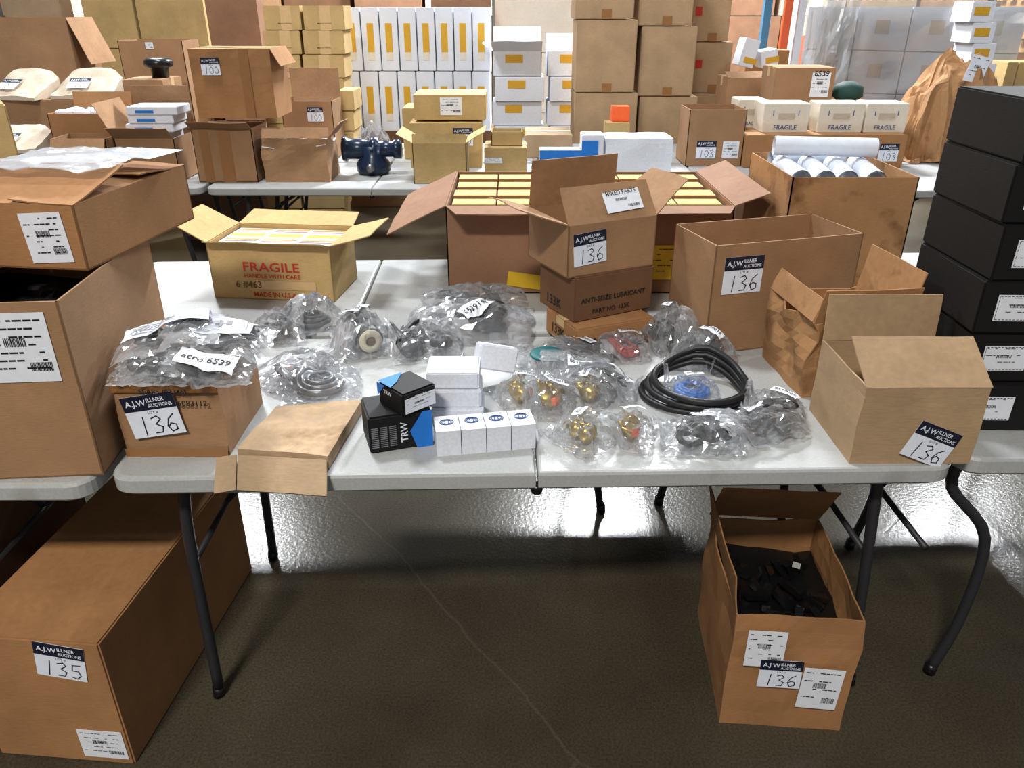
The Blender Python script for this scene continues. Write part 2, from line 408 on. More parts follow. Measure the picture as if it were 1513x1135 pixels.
# ------------------------------------------------------------------ cartons
def frame(o, u, v):
    u = Vector(u).normalized(); v = Vector(v); v = (v - u * v.dot(u)).normalized(); n = u.cross(v)
    return Matrix(((u.x, v.x, n.x, o[0]), (u.y, v.y, n.y, o[1]), (u.z, v.z, n.z, o[2]), (0, 0, 0, 1)))
def rz(M, u, v, rot=0): return M @ Matrix.Translation((u, v, 0.0006)) @ Matrix.Rotation(R(rot), 4, 'Z')
class Carton:
    """root Empty at the centre of the base; body, flaps, tape as parts; faces F(ront) L R B T as frames"""
    def __init__(s, name, label, A, B, z=0.74, yt=None, d=0.3, h=None, mat='kraft', top='closed', flaps=None,
                 crumple=0.0, group=None, cat='carton', tape=None, t=0.004, inner=None, seed=1, tilt=None, fill=None, Y=None):
        if isinstance(A, Vector): a, b = A, B
        elif Y is not None: a, b = atY(A, Y, z), atY(B, Y, z)
        else: a, b = onz(A[0], A[1], z), onz(B[0], B[1], z)
        ux = (b - a); w = ux.length; yaw = math.atan2(ux.y, ux.x)
        mid = (a + b) / 2
        if h is None: h = zat(mid.y, yt) - z
        c = mid + Vector((-math.sin(yaw), math.cos(yaw), 0)) * d / 2
        M = Matrix.Translation(c) @ Matrix.Rotation(yaw, 4, 'Z')
        if tilt: M = M @ Matrix.Rotation(R(tilt[0]), 4, 'X') @ Matrix.Rotation(R(tilt[1]), 4, 'Y')
        s.w, s.d, s.h, s.t, s.cr = w, d, h, t, crumple
        s.root = empty(name, label, cat, M, group); s.M = M; s.ztop = z + h; s.mat = K[mat] if isinstance(mat, str) else mat
        m = s.mat; x, y = w / 2, d / 2
        n = 8 if crumple else 1
        off = Vector((seed * 3.1, seed * 1.7, seed * 0.9))
        def dp(p):
            if not crumple: return p
            k = min(1.0, max(0.0, p.z / max(h, .01)) + 0.25)
            q = p * (3.2 / max(w, d, h)) + off
            return p + Vector((noise.noise(q), noise.noise(q + Vector((9, 0, 0))), 0.5 * noise.noise(q + Vector((0, 9, 0))) if p.z > 0.3 * h else 0)) * crumple * k
        s.dp = dp
        mb = MB()
        if top == 'closed' and not crumple:
            bm = bmesh.new(); bmesh.ops.create_cube(bm, size=1)
            for v in bm.verts: v.co = Vector((v.co.x * w, v.co.y * d, (v.co.z + .5) * h))
            bmesh.ops.bevel(bm, geom=bm.edges[:], offset=min(0.004, h * .08), segments=2, affect='EDGES')
            me = bpy.data.meshes.new('body'); bm.to_mesh(me); bm.free(); me.materials.append(m)
            s.body = bpy.data.objects.new('body', me); col.objects.link(s.body); s.body.parent = s.root
        else:
            mb.panel((-x, -y, 0), (w, 0, 0), (0, 0, h), -t, n, n, dp)
            mb.panel((x, y, 0), (-w, 0, 0), (0, 0, h), -t, n, n, dp)
            mb.panel((x, -y, 0), (0, d, 0), (0, 0, h), -t, n, n, dp)
            mb.panel((-x, y, 0), (0, -d, 0), (0, 0, h), -t, n, n, dp)
            mb.panel((-x, -y, 0), (w, 0, 0), (0, d, 0), t, n, n, dp)
            if top == 'closed': mb.panel((-x, -y, h), (w, 0, 0), (0, d, 0), -t, n, n, dp)
            s.body = mb.build('body', m, s.root)
        if top == 'closed' and tape != 0:
            tm = MB(); tw = min(0.05, d * .25); zt = h + .0006
            tm.panel((-x, -tw / 2, zt), (w, 0, 0), (0, tw, 0), .0006)
            tm.panel((-x - .0008, -tw / 2, h - min(.06, h * .3)), (0, tw, 0), (0, 0, min(.06, h * .3)), -.0006)
            tm.panel((x + .0008, -tw / 2, h - min(.06, h * .3)), (0, tw, 0), (0, 0, min(.06, h * .3)), .0006)
            tm.build('tape', K[tape or 'ltape'], s.root)
        if fill:   # dark or coloured packing that closes the inside below the rim
            fm = MB(); fm.panel((-x + t * 1.5, -y + t * 1.5, h * fill[1]), (w - 3 * t, 0, 0), (0, d - 3 * t, 0), .004, 6, 6,
                                lambda p: p + Vector((0, 0, .03 * noise.noise(p * 14 + off))))
            fm.build('packing', K[fill[0]], s.root)
        s.fl = {}
        for side, spec in (flaps or {}).items(): s.flap(side, *spec)
    def side(s, k):
        x, y = s.w / 2, s.d / 2
        return {'F': ((-x, -y, 0), (1, 0, 0), s.w, (0, -1, 0)), 'R': ((x, -y, 0), (0, 1, 0), s.d, (1, 0, 0)),
                'B': ((x, y, 0), (-1, 0, 0), s.w, (0, 1, 0)), 'L': ((-x, y, 0), (0, -1, 0), s.d, (-1, 0, 0))}[k]
    def face(s, k, u=0, v=0, rot=0):
        """frame on a face: u, v in metres from its lower-left corner as seen from outside"""
        if k == 'T': M = frame((-s.w / 2, -s.d / 2, s.h + .0004), (1, 0, 0), (0, 1, 0))
        else:
            o, e, l, nrm = s.side(k); o = Vector(o) + Vector(nrm) * (.0008 + s.cr * .9)
            M = frame(o, e, (0, 0, 1))
        return rz(M, u, v, rot)
    def flap(s, k, ang, length, taper=0.0, mat=None, curl=0.0):
        o, e, l, nrm = s.side(k); o = Vector(o) + Vector((0, 0, s.h)); e = Vector(e); nrm = Vector(nrm)
        o = s.dp(o)
        dirv = Vector((0, 0, 1)) * math.cos(R(ang)) + nrm * math.sin(R(ang))
        M = frame(o, e, dirv)
        mb = MB(); n = 6
        def dsp(p):
            f = p.y / length
            x = p.x + taper * f * (1 - 2 * p.x / l)
            return Vector((x, p.y, p.z + curl * f * f + (0.006 * noise.noise(Vector((p.x * 9, p.y * 9, s.w * 7))) * f)))
        mb.panel((0, 0, 0), (l, 0, 0), (0, length, 0), -s.t * .8, n, n, dsp)
        ob = mb.build('flap', mat or s.mat, s.root, M); s.fl[k] = (ob, l, length)
        return ob
    def strip(s, k, u, w, v0=0, v1=None, mat='tape'):
        """a strip of packing tape running up a face"""
        M = s.face(k, u, v0); v1 = s.h if v1 is None else v1
        return sheet('tape', s.root, M, w, v1 - v0, K[mat], .0005)
    def tag(s, k, u, v, num, rot=0, w=.115): return auction_tag(s.root, s.face(k, u, v, rot), num, w, w * .87)
    def label(s, k, u, v, w, h, rot=0, **kw): return print_label(s.root, s.face(k, u, v, rot), w, h, **kw)
    def text(s, body, k, u, v, w=None, h=None, mat='ink', rot=0): return text(body, s.root, s.face(k, u, v, rot), 0, 0, w, h, K[mat])

# ------------------------------------------------------------------ the room
fl = MB(); fl.box((0, 8, -0.05), (44, 40, 0.1))
structure(fl.build('floor', floor_material()))
w_ = MB(); w_.box((0, 27, 4), (44, 0.2, 8)); structure(w_.build('wall_back', K['wall']))

# ------------------------------------------------------------------ folding tables
def rounded(x0, x1, y0, y1, r, left, right, n=6):
    pts = []
    def arc(cx, cy, a0):
        for k in range(n + 1):
            a = R(a0 + 90 * k / n); pts.append((cx + r * math.cos(a), cy + r * math.sin(a)))
    if left: arc(x0 + r, y0 + r, 180)
    else: pts.append((x0, y0))
    if right: arc(x1 - r, y0 + r, 270); arc(x1 - r, y1 - r, 0)
    else: pts.extend([(x1, y0), (x1, y1)])
    if left: arc(x0 + r, y1 - r, 90)
    else: pts.append((x0, y1))
    return pts
def slab(pts, z0, z1, e=0.008):
    cx = sum(p[0] for p in pts) / len(pts); cy = sum(p[1] for p in pts) / len(pts); n = len(pts)
    def ins(k): return [(p[0] + (cx - p[0]) * k / abs(cx - p[0] + 1e-6) if abs(cx - p[0]) > k else p[0],
                         p[1] + (cy - p[1]) * k / abs(cy - p[1] + 1e-6) if abs(cy - p[1]) > k else p[1]) for p in pts]
    mb = MB(); lay = [(ins(e), z0), (pts, z0 + e), (pts, z1 - e), (ins(e * .4), z1 - e * .25), (ins(e), z1)]
    vs = [(p[0], p[1], z) for (q, z) in lay for p in q]; fs = []
    for l in range(len(lay) - 1):
        for i in range(n):
            j = (i + 1) % n; fs.append((l * n + i, l * n + j, (l + 1) * n + j, (l + 1) * n + i))
    fs.append(tuple(reversed(range(n)))); fs.append(tuple((len(lay) - 1) * n + i for i in range(n)))
    mb.add(vs, fs); return mb
def folding_table(label, x, y, yaw, w=1.82, d=0.76, bent=False, group='white folding tables', legs=((.2, .1), (.2, .1))):
    """(x, y) is the front left corner"""
    M = Matrix.Translation((x, y, 0)) @ Matrix.Rotation(R(yaw), 4, 'Z')
    t = empty('folding_table', label, 'table', M, group)
    slab(rounded(0, w / 2 - .003, 0, d, .05, True, False), .695, .74).build('tabletop_half', K['table'], t)
    slab(rounded(w / 2 + .003, w, 0, d, .05, False, True), .695, .74).build('tabletop_half', K['table'], t)
    for yy in (.012, d - .012):
        hb = MB(); hb.lathe([(.012, 0), (.014, .01), (.012, .02)], 12, Matrix.Translation((w / 2, yy, .684))); hb.build('hinge', K['blackplastic'], t)
    for sx, xt, xb in ((1, legs[0][0], legs[0][1]), (-1, w - legs[1][0], w - legs[1][1])):
        for yy in (.1, d - .1):
            mb = MB()
            if bent: path = [(xt, yy, .695), (xt - sx * .01, yy, .6), (xb + sx * .03, yy, .45), (xb + sx * .035, yy, .2), (xb, yy, .02)]
            else: path = [(xt, yy, .695), (xt - sx * .02, yy, .5), (xb, yy, .02)]
            path = [Vector(p) for p in path]; sm_ = []
            for a_ in range(len(path) - 1):
                p0, p1, p2, p3 = path[max(a_ - 1, 0)], path[a_], path[a_ + 1], path[min(a_ + 2, len(path) - 1)]
                for u_ in (0, .2, .4, .6, .8): sm_.append(.5 * ((2 * p1) + (p2 - p0) * u_ + (2 * p0 - 5 * p1 + 4 * p2 - p3) * u_ ** 2 + (3 * p1 - p0 - 3 * p2 + p3) * u_ ** 3))
            mb.tube(sm_ + [path[-1]], .0135, 10); leg = mb.build('leg', K['legm'], t)
            fb = MB(); fb.tube([(xb, yy, .03), (xb - sx * .003, yy, 0)], .016, 10); fb.build('foot_cap', K['blackplastic'], leg)
        cb = MB(); cb.tube([(xt, .1, .67), (xt, d - .1, .67)], .011, 8); cb.tube([(xt - sx * .03, .1, .42), (xt - sx * .03, d - .1, .42)], .008, 8)
        cb.build('crossbar', K['legm'], t)
        br = MB(); br.tube([(xt + sx * .3, d / 2, .69), (xt + sx * .1, d / 2, .57), (xt - sx * .03, d / 2, .42)], .009, 8)
        br.tube([(xt + sx * .1, d / 2 - .015, .57), (xt + sx * .1, d / 2 + .015, .57)], .012, 8)
        br.build('brace', K['legm'], t)
    return t
folding_table('white folding table strewn with bagged parts and open cartons', -0.856, 1.372, 1.4, legs=((.12, .09), (.12, .06)), group='front row of folding tables')
folding_table('white folding table carrying the tall carton with a black liner', -2.70, 1.33, 0.6, legs=((.2, .1), (.40, .39)), group='front row of folding tables')
folding_table('white folding table under the stack of black boxes', 0.99, 1.45, 0.6, d=.74, bent=True, legs=((.07, .15), (.2, .1)), group='front row of folding tables')
folding_table('white folding table under the red lettered FRAGILE carton', -1.40, 2.155, 1.5, group='second row of folding tables')
folding_table('white folding table under the yellow tan taped carton', -3.24, 2.13, 0.6, group='second row of folding tables')
folding_table('white folding table under the carton of white pipes', 0.44, 2.245, 1.5, group='second row of folding tables')
for k, lb in enumerate(('white folding table at the far left end of the back row', 'white folding table under the dark blue pump',
                        'white folding table under the lot 103 carton', 'white folding table behind the stack of black boxes')):
    folding_table(lb, -3.53 + 1.85 * k, 4.30 - .03 * k, -0.5, group='back row of folding tables')
for k in range(4):
    folding_table(('white folding table behind the padded envelopes', 'white folding table behind the dark blue pump', 'white folding table behind the lot 103 carton', 'white folding table behind the brown paper heap')[k], -3.53 + 1.85 * k, 5.10 - .03 * k, -0.5, group='second back row of folding tables')

# ------------------------------------------------------------------ plastic bags and loose parts
def bag_film(w, d, h, seed, n=26, flat=0.25):
    """crumpled pillow of clear film; lies on z = 0; the far end is an empty flat mouth"""
    off = Vector((seed * 2.3, seed * 5.1, seed * 0.7)); mb = MB(); vs = []
    for s in (1, 0):
        for j in range(n + 1):
            for i in range(n + 1):
                a, b = 2 * i / n - 1, 2 * j / n - 1
                bb = min(1, (b + 1) / (2 - flat * 2) * 2 - 1) if b < 1 - 2 * flat else 1
                pr = max(0, (1 - a * a)) ** .5 * max(0, (1 - min(1, bb * bb))) ** .5
                q = Vector((a * 2.2, b * 2.2, s * 3)) + off
                rid = 1 - abs(noise.noise(q * 1.3)) * 2; rid2 = 1 - abs(noise.noise(q * 3.1)) * 2
                z = (h * pr * (0.75 + .3 * rid) + .008 * rid2 + .006) if s else .001 + .002 * abs(rid2)
                ed = .05 * noise.noise(q * 1.1)
                vs.append((a * w / 2 * (1 + ed) + .012 * noise.noise(q * 2.3), b * d / 2 * (1 - ed) + .012 * noise.noise(q * 2.7 + off), max(.001, z)))
    q = (n + 1) ** 2; fs = []
    for s in (0, 1):
        for j in range(n):
            for i in range(n):
                a = s * q + j * (n + 1) + i; f = (a, a + 1, a + n + 2, a + n + 1)
                fs.append(f if s == 0 else f[::-1])
    mb.add(vs, fs); return mb
def lumps(mb, kind, w, d, h, seed):
    rnd = random.Random(seed)
    if kind == 'black':
        for _ in range(7):
            x, y = rnd.uniform(-.3, .3) * w, rnd.uniform(-.35, .2) * d
            M = Matrix.Translation((x, y, h * rnd.uniform(.25, .5))) @ Matrix.Rotation(rnd.uniform(0, 3), 4, 'Z') @ Matrix.Rotation(rnd.uniform(0, 1.6), 4, 'X')
            r = min(w, d) * rnd.uniform(.1, .2)
            if rnd.random() < .5: mb.lathe([(r * .6, -r * .4), (r, -r * .35), (r, r * .3), (r * .5, r * .4), (r * .45, r * .9)], 14, M)
            else: mb.tube([M @ Vector((r * 1.5 * math.cos(a), r * math.sin(a), 0)) for a in [k * .5 for k in range(11)]], r * .3, 8)
    elif kind == 'ring':
        for k in range(3):
            r = min(w, d) * (.3 - .06 * k)
            mb.tube([(r * math.cos(a), -.08 * d + r * math.sin(a), h * (.3 + .12 * k)) for a in [i * math.pi / 12 for i in range(24)]], r * .18, 8, closed=True)
    elif kind == 'filter':
        M = Matrix.Translation((0, -d * .38, h * .45)) @ Matrix.Rotation(R(-90), 4, 'X')
        r = h * .42
        mb.lathe([(r * .9, 0), (r, .01), (r, d * .55), (r * .85, d * .58)], 20, M)
    elif kind == 'fitting':
        M = Matrix.Translation((0, -d * .1, h * .4)) @ Matrix.Rotation(R(90), 4, 'X') @ Matrix.Rotation(rnd.uniform(-.6, .6), 4, 'Y'); r = h * .38
        mb.lathe([(r * .35, -r * 2.2), (r * .4, -r * 1.2), (r * .5, -r * 1.1), (r * .95, -r), (r, -r * .4), (r * .75, -r * .3), (r * .75, r * .1), (r, r * .2), (r, r * .8), (r * .6, r), (r * .55, r * 1.2)], 18, M)
class Pile:
    """height of what already lies on a surface, so that later bags drape over earlier ones"""
    def __init__(s, z0, slope=0, y0=0): s.z0 = z0; s.g = {}; s.c = .01; s.slope = slope; s.y0 = y0
    def base(s, y): return s.slope * max(0, y - s.y0)
    def at(s, x, y):
        return s.base(y) + s.grid(x, y)
    def grid(s, x, y):
        fx, fy = x / s.c - .5, y / s.c - .5; i, j = math.floor(fx), math.floor(fy); a, b = fx - i, fy - j; g = s.g.get
        return g((i, j), 0) * (1 - a) * (1 - b) + g((i + 1, j), 0) * a * (1 - b) + g((i, j + 1), 0) * (1 - a) * b + g((i + 1, j + 1), 0) * a * b
    def put(s, x, y, z):
        i, j = math.floor(x / s.c), math.floor(y / s.c)
        for k in (-1, 0, 1):
            for l in (-1, 0, 1):
                if s.g.get((i + k, j + l), 0) < z: s.g[(i + k, j + l)] = z
TABLE = Pile(.74); OBST = []
def obstacle(M, w, d): OBST.append((M.inverted(), M, w / 2 + .004, d / 2 + .004))
def clear_of(x, y):
    for inv, M, hx, hy in OBST:
        q = inv @ Vector((x, y, 0))
        if abs(q.x) < hx and abs(q.y) < hy:
            if hx - abs(q.x) < hy - abs(q.y): q.x = math.copysign(hx, q.x)
            else: q.y = math.copysign(hy, q.y)
            r = M @ Vector((q.x, q.y, 0)); x, y = r.x, r.y
    return x, y
def drape(me, M, pile, extra=0.0, keep=True):
    """lay a mesh given in the frame M on the pile, pushed clear of the cartons"""
    inv = M.inverted()
    for v in me.vertices:
        p = M @ v.co; x, y = clear_of(p.x, p.y) if keep else (p.x, p.y)
        g = pile.grid(x, y); zl = p.z - pile.z0
        v.co = inv @ Vector((x, y, pile.z0 + pile.base(y) + g + zl / (1 + (g / .035 if keep else 0)) + extra))
    me.update()
def bag(label, P, w, d, h, kind='black', mat='darkpart', yaw=0, seed=1, z=None, num=None, lab=None, extra=None, group='bags of loose parts on the front table', lrot=20, lpos=None, lsize=(.055, .03), pile=None, sheet_print=None, k=1.16):
    pile = pile or TABLE; z0 = pile.z0; p = onz(P[0], P[1], z0)
    M = Matrix.Translation(p) @ Matrix.Rotation(R(yaw), 4, 'Z')
    t = empty('parts_bag', label, 'plastic bag', M, group)
    w *= k; d *= k; h *= 1.15
    film = bag_film(w, d, h, seed).build('film', K['film'], t)
    parts = []
    if kind:
        mb = MB(); lumps(mb, kind, w / k * 1.1, d / k * 1.1, h, seed)
        zs = [v[2] for v in mb.v]; lo, hi = min(zs), max(zs); top = min(hi - lo, .74 * h)
        mb.v = [(v[0], v[1], .005 + (v[2] - lo) / (hi - lo) * top) for v in mb.v]
        parts.append(mb.build('part', K[mat], t))
    if extra == 'orange':
        mb = MB(); mb.lathe([(.011, -.008), (.013, 0), (.012, .012)], 12, Matrix.Translation((.12 * w, -.2 * d, h * .45))); parts.append(mb.build('plug', K['orangeplastic'], t))
    if extra == 'cap':
        M2 = Matrix.Translation((0, -d * .33, .005 + .37 * h)) @ Matrix.Rotation(R(90), 4, 'X'); r = h * .34
        mb = MB(); mb.lathe([(r, 0), (r, .014), (r * .45, .018), (r * .42, .006)], 20, M2); parts.append(mb.build('end_cap', K['creamplastic'], t))
        hb = MB(); hb.lathe([(r * .36, .0185), (r * .3, .019)], 14, M2); parts.append(hb.build('end_hole', K['dark'], t))
    for o in parts + [film]: drape(o.data, M, pile)
    n2 = len(film.data.vertices) // 2
    for v in film.data.vertices[:n2]:
        q = M @ v.co; pile.put(q.x, q.y, q.z - z0 - pile.base(q.y) + .001)
    if num or lab or sheet_print:
        lx, ly = lpos or (-.12 * w, -.12 * d)
        ML = Matrix.Translation((lx, ly, 0)) @ Matrix.Rotation(R(lrot), 4, 'Z')
        def lay(mb, name, m, up):
            o = mb.build(name, m, t if name in ('paper_label', 'instruction_sheet') else sh)
            for v in o.data.vertices: v.co = ML @ v.co
            drape(o.data, M, pile, up, False); return o
        sh = None; mb = MB(); mb.panel((0, 0, 0), (lsize[0], 0, 0), (0, lsize[1], 0), .0006, 10, 6)
        sh = lay(mb, 'instruction_sheet' if sheet_print else 'paper_label', K['paper'], .002)
        if num:
            me, tw, th_ = text_mesh(num, K['ink']); me = me.copy(); sc = .82 * lsize[0] / tw
            for v in me.vertices: v.co = ML @ Vector((.09 * lsize[0] + v.co.x * sc, .3 * lsize[1] + v.co.y * sc, 0))
            o = bpy.data.objects.new('lettering', me); col.objects.link(o); o.parent = sh; drape(me, M, pile, .004, False)
        if sheet_print:
            mb = MB()
            if sheet_print == 'lines':
                for r_ in range(9): mb.panel((.1 * lsize[0], (.08 + .07 * r_) * lsize[1], 0), (.5 * lsize[0], 0, 0), (0, .025 * lsize[1], 0), .0002, 8, 1)
            else:
                for a, b, c, e in ((.08, .1, .84, .015), (.08, .88, .84, .015), (.08, .1, .012, .78), (.91, .1, .012, .78), (.35, .4, .3, .05), (.42, .3, .06, .3), (.55, .35, .1, .2)):
                    mb.panel((a * lsize[0], b * lsize[1], 0), (c * lsize[0], 0, 0), (0, e * lsize[1], 0), .0002, 6, 6)
            lay(mb, 'printing', K['greyink'], .0042)
    return t

# ------------------------------------------------------------------ front table, left part
big = Carton('tall_carton', 'tall open brown carton with a black plastic liner and a printed label', (-150, 715), (154, 702), .74, 450, .50, flaps={}, top='open', mat='kraft', seed=2)
lin = MB()
lin.panel((-big.w / 2 + .01, -big.d / 2 + .01, big.h - .10), (big.w - .02, 0, 0), (0, big.d - .02, 0), .004, 14, 14,
          lambda p: p + Vector((0, 0, .05 * abs(noise.noise(Vector((p.x * 4, p.y * 14, 2)))) - .02)))
lin.build('liner', K['blackplastic'], big.root)
big.flap('L', -100, .15)
big.label('F', big.w - .155, big.h - .165, .125, .145, lines=7, seed=3)
top = Carton('shipping_carton', 'long brown carton with film on its lid, resting askew on the tall carton', (-60, 392), (131, 400), big.ztop + .003, 300, .45, mat='orange', top='open', flaps={'R': (-87, .14)}, seed=4)
top.flap('F', -80, .2, curl=.012)
top.flap('B', -86, .2)
top.label('F', top.w - .12, .012, .095, .105, rot=4, lines=7, seed=5)
sh = MB(); sh.panel((-.16, -.12, top.h + .048), (.30, 0, 0), (0, .28, 0), .002, 16, 12, lambda p: p + Vector((0, 0, .008 * noise.noise(p * 25))))
sh.build('plastic_film', K['film'], top.root)
sheet('white_sheet', top.root, Matrix.Translation((.0, .08, top.h + .042)) @ Matrix.Rotation(R(-6), 4, 'Z'), .16, .13, K['paper'])
yl = Carton('yellow_tan_carton', 'yellow tan carton with pale tape standing behind the long brown carton', Vector((-1.85, 2.06, 0)), Vector((-1.45, 2.34, 0)), .74, h=.64, d=.4, mat='yellowtan')
yl.root.location.z = .74
yl.strip('F', .0, yl.w, yl.h * .55, yl.h * .63, 'ltape'); yl.strip('F', yl.w - .2, .06, 0, yl.h * .55, 'ltape')
bk = MB(); bk.panel((-.11, -.08, 0), (.22, 0, 0), (0, .16, 0), .006); o = bk.build('booklet', K['paper'], None, Matrix.Translation(onz(95, 252, 1.20)) @ Matrix.Rotation(R(25), 4, 'Z') @ Matrix.Rotation(R(20), 4, 'X'))
tag(o, 'white booklet leaning behind the film topped carton', 'booklet')

sears = Carton('small_carton', 'small brown carton heaped with bagged parts and stamped with an item number', (190, 672), (340, 672), .74, 562, .25, top='open', mat='kraft', crumple=.008, seed=6, fill=('darkpart', .8))
sears.text('SEARS (02346)', 'F', .06, .15, w=.1)
sears.text('ITEM # 0006083112', 'F', .05, .125, w=.15)
sears.tag('F', .03, .045, '136', rot=9)
sears.strip('F', 0, sears.w, 0, .02, 'tape'); sears.strip('F', 0, sears.w, sears.h - .025, sears.h, 'tape')
obstacle(big.M, big.w, big.d)
HEAP = Pile(sears.ztop + .003, .35, sears.M.translation.y - sears.d / 2); hp = dict(pile=HEAP, group='bags heaped in the stamped carton')
bag('flat dark bag at the front rim of the stamped carton', (232, 556), .14, .09, .03, 'black', 'darkpart', 0, 22, **hp)
bag('bag lettered acro in the stamped carton', (315, 556), .15, .10, .03, 'black', 'darkpart', 4, 23, num='acro 6539', lsize=(.12, .05), lrot=-8, lpos=(-.06, -.045), **hp)
bag('bag with a diagram sheet leaning on the carton heap', (338, 535), .16, .12, .04, 'black', 'darkpart', -8, 21, sheet_print='diagram', lsize=(.12, .085), lrot=14, lpos=(-.045, -.05), **hp)
bag('bag with a printed instruction sheet on top of the carton heap', (262, 536), .19, .13, .04, 'black', 'darkpart', 8, 20, sheet_print='lines', lsize=(.18, .085), lrot=8, lpos=(-.09, -.045), **hp)

# flattened carton lying over the table edge
fc = empty('flattened_carton', 'flattened dusty brown carton lying over the table edge', 'carton', Matrix.Translation(onz(430, 640, .74)))
q = [onz(350, 663, .775), onz(484, 674, .775), onz(535, 590, .775), onz(408, 602, .775)]; o0 = onz(430, 640, .74)
def prism(name, top, drop, mat, parent, org, nz=8):
    mb = MB(); vs = []
    n = nz
    for s in (0, 1):
        for j in range(n + 1):
            for i in range(n + 1):
                a, b = i / n, j / n
                p = top[0] * (1 - a) * (1 - b) + top[1] * a * (1 - b) + top[2] * a * b + top[3] * (1 - a) * b - org
                p = p + Vector((0, 0, .005 * noise.noise(p * 18)))
                if s: p = p - Vector((0, 0, drop))
                vs.append(p)
    Q = (n + 1) ** 2; ix = lambda i, j, s: s * Q + j * (n + 1) + i; fs = []
    for j in range(n):
        for i in range(n):
            fs.append((ix(i, j, 0), ix(i + 1, j, 0), ix(i + 1, j + 1, 0), ix(i, j + 1, 0)))
            fs.append((ix(i, j, 1), ix(i, j + 1, 1), ix(i + 1, j + 1, 1), ix(i + 1, j, 1)))
    for i in range(n):
        fs.append((ix(i, 0, 0), ix(i, 0, 1), ix(i + 1, 0, 1), ix(i + 1, 0, 0))); fs.append((ix(i, n, 0), ix(i + 1, n, 0), ix(i + 1, n, 1), ix(i, n, 1)))
        fs.append((ix(0, i, 0), ix(0, i + 1, 0), ix(0, i + 1, 1), ix(0, i, 1))); fs.append((ix(n, i, 0), ix(n, i, 1), ix(n, i + 1, 1), ix(n, i + 1, 0)))
    mb.add(vs, fs); return mb.build(name, mat, parent)
prism('body', q, .03, K['pale'], fc, o0)
ep = MB(); pa, pb, pc_ = onz(352, 672, .772) - o0, onz(482, 680, .772) - o0, onz(350, 724, .722) - o0
ep.panel(pa, pb - pa, pc_ - pa, .005, 8, 6, lambda p: p + Vector((0, .003 * noise.noise(p * 20), 0))); ep.build('end_panel', K['pale'], fc)
sf = MB(); pd = onz(319, 676, .772) - o0; sf.panel(pd, pa - pd - Vector((.003, 0, 0)), pc_ - pa, .004, 4, 6, lambda p: p + Vector((0, .004 * noise.noise(p * 15), 0))); sf.build('flap', K['pale'], fc)

# FRAGILE carton with packed boxes
fr = Carton('fragile_carton', 'open tan carton lettered FRAGILE in red, packed with yellow and white boxes', (318, 440), (495, 447), .74, 362, .26, top='open', mat='yellowtan', seed=8)
for k, sp in {'L': (62, .14), 'R': (75, .14), 'F': (68, .045), 'B': (80, .12)}.items(): fr.flap(k, *sp, taper=.01)
fr.text('FRAGILE', 'F', fr.w * .28, fr.h * .52, w=fr.w * .46, h=.032, mat='red')
fr.text('HANDLE WITH CARE', 'F', fr.w * .28, fr.h * .4, w=fr.w * .46, mat='red')
sheet('paper_strip', fr.root, fr.face('F', fr.w * .36, fr.h * .2), fr.w * .5, .03, K['ltape'])
text('6 #463', fr.root, fr.face('F', fr.w * .2, fr.h * .21), 0, 0, h=.026, mat=K['dark'], off=.0022)
fr.text('MADE IN U.S.A.', 'F', fr.w * .34, fr.h * .06, w=fr.w * .36, mat='red')
bw = (fr.w - .014) / 3
for i in range(3):
    for j in range(2):
        M = fr.M @ Matrix.Translation((-fr.w / 2 + .007 + bw * (i + .5), -fr.d / 2 + .007 + (fr.d - .014) * (.25 + .5 * j), .006))
        t = empty('boxed_part', '%s striped box from the stamped carton side, %s row of the FRAGILE carton' % (ORDN[i], ('front', 'back')[j]), 'box', M, 'striped boxes in the FRAGILE carton')
        mb = MB(); hh = fr.h - .02; mb.box((0, 0, hh / 2), (bw - .003, (fr.d - .018) / 2, hh)); mb.build('body', K['paper'], t)
        for c_, y0, y1 in (('yellow', -.05, -.01), ('red', .012, .022), ('red', .032, .038), ('yellow', .038, .05)):
            s2 = MB(); x_ = bw / 2 - .008
            s2.add([(-x_, y0, hh + .0006), (x_, y0 + .006, hh + .0006), (x_, y1 + .006, hh + .0006), (-x_, y1, hh + .0006)], [(0, 1, 2, 3)])
            s2.build('stripe', K[c_], t)

# boxed parts by the table edge
def ptext(parent, M, body, u, v, w, mat='paper'): return text(body, parent, M, u, v, w=w, mat=K[mat])
t2 = Carton('brake_part_box', 'black and blue part box wrapped in film at the table edge', (548, 672), (640, 657), .74, 612, .11, mat='black', cat='box', tape=0, group='black part boxes')
ptext(t2.root, t2.face('F', .085, .02, 90), 'TRW', 0, 0, .05)
for k in range(3): ptext(t2.root, t2.face('F', .02 + .02 * k, .015, 90), 'lllllllllll', 0, 0, .05, 'greyink')
s2 = MB(); s2.add([(.105, .0, .0012), (t2.w, .0, .0012), (t2.w, t2.h, .0012), (.12, t2.h, .0012), (.09, t2.h * .5, .0012)], [(0, 1, 2, 3, 4)]); s2.build('blue_panel', K['blue'], t2.root, t2.face('F'))
t1 = Carton('brake_part_box', 'black part box with a blue corner stacked on the film wrapped box', (597, 617), (645, 598), .828, 575, .095, mat='black', cat='box', tape=0, group='black part boxes')
t1.label('F', .004, .006, t1.w - .008, .035, lines=3, bars=1, seed=9)
ptext(t1.root, t1.face('F', .03, t1.h - .02), 'TRW', 0, 0, .03); ptext(t1.root, t1.face('L', .025, .035), 'TRW', 0, 0, .03)
s2 = MB(); s2.add([(0, .045, .0012), (.0, t1.d, .0012), (t1.w * .75, t1.d, .0012), (t1.w * .3, .06, .0012)], [(0, 3, 2, 1)]); s2.build('blue_panel', K['blue'], t1.root, t1.face('T'))
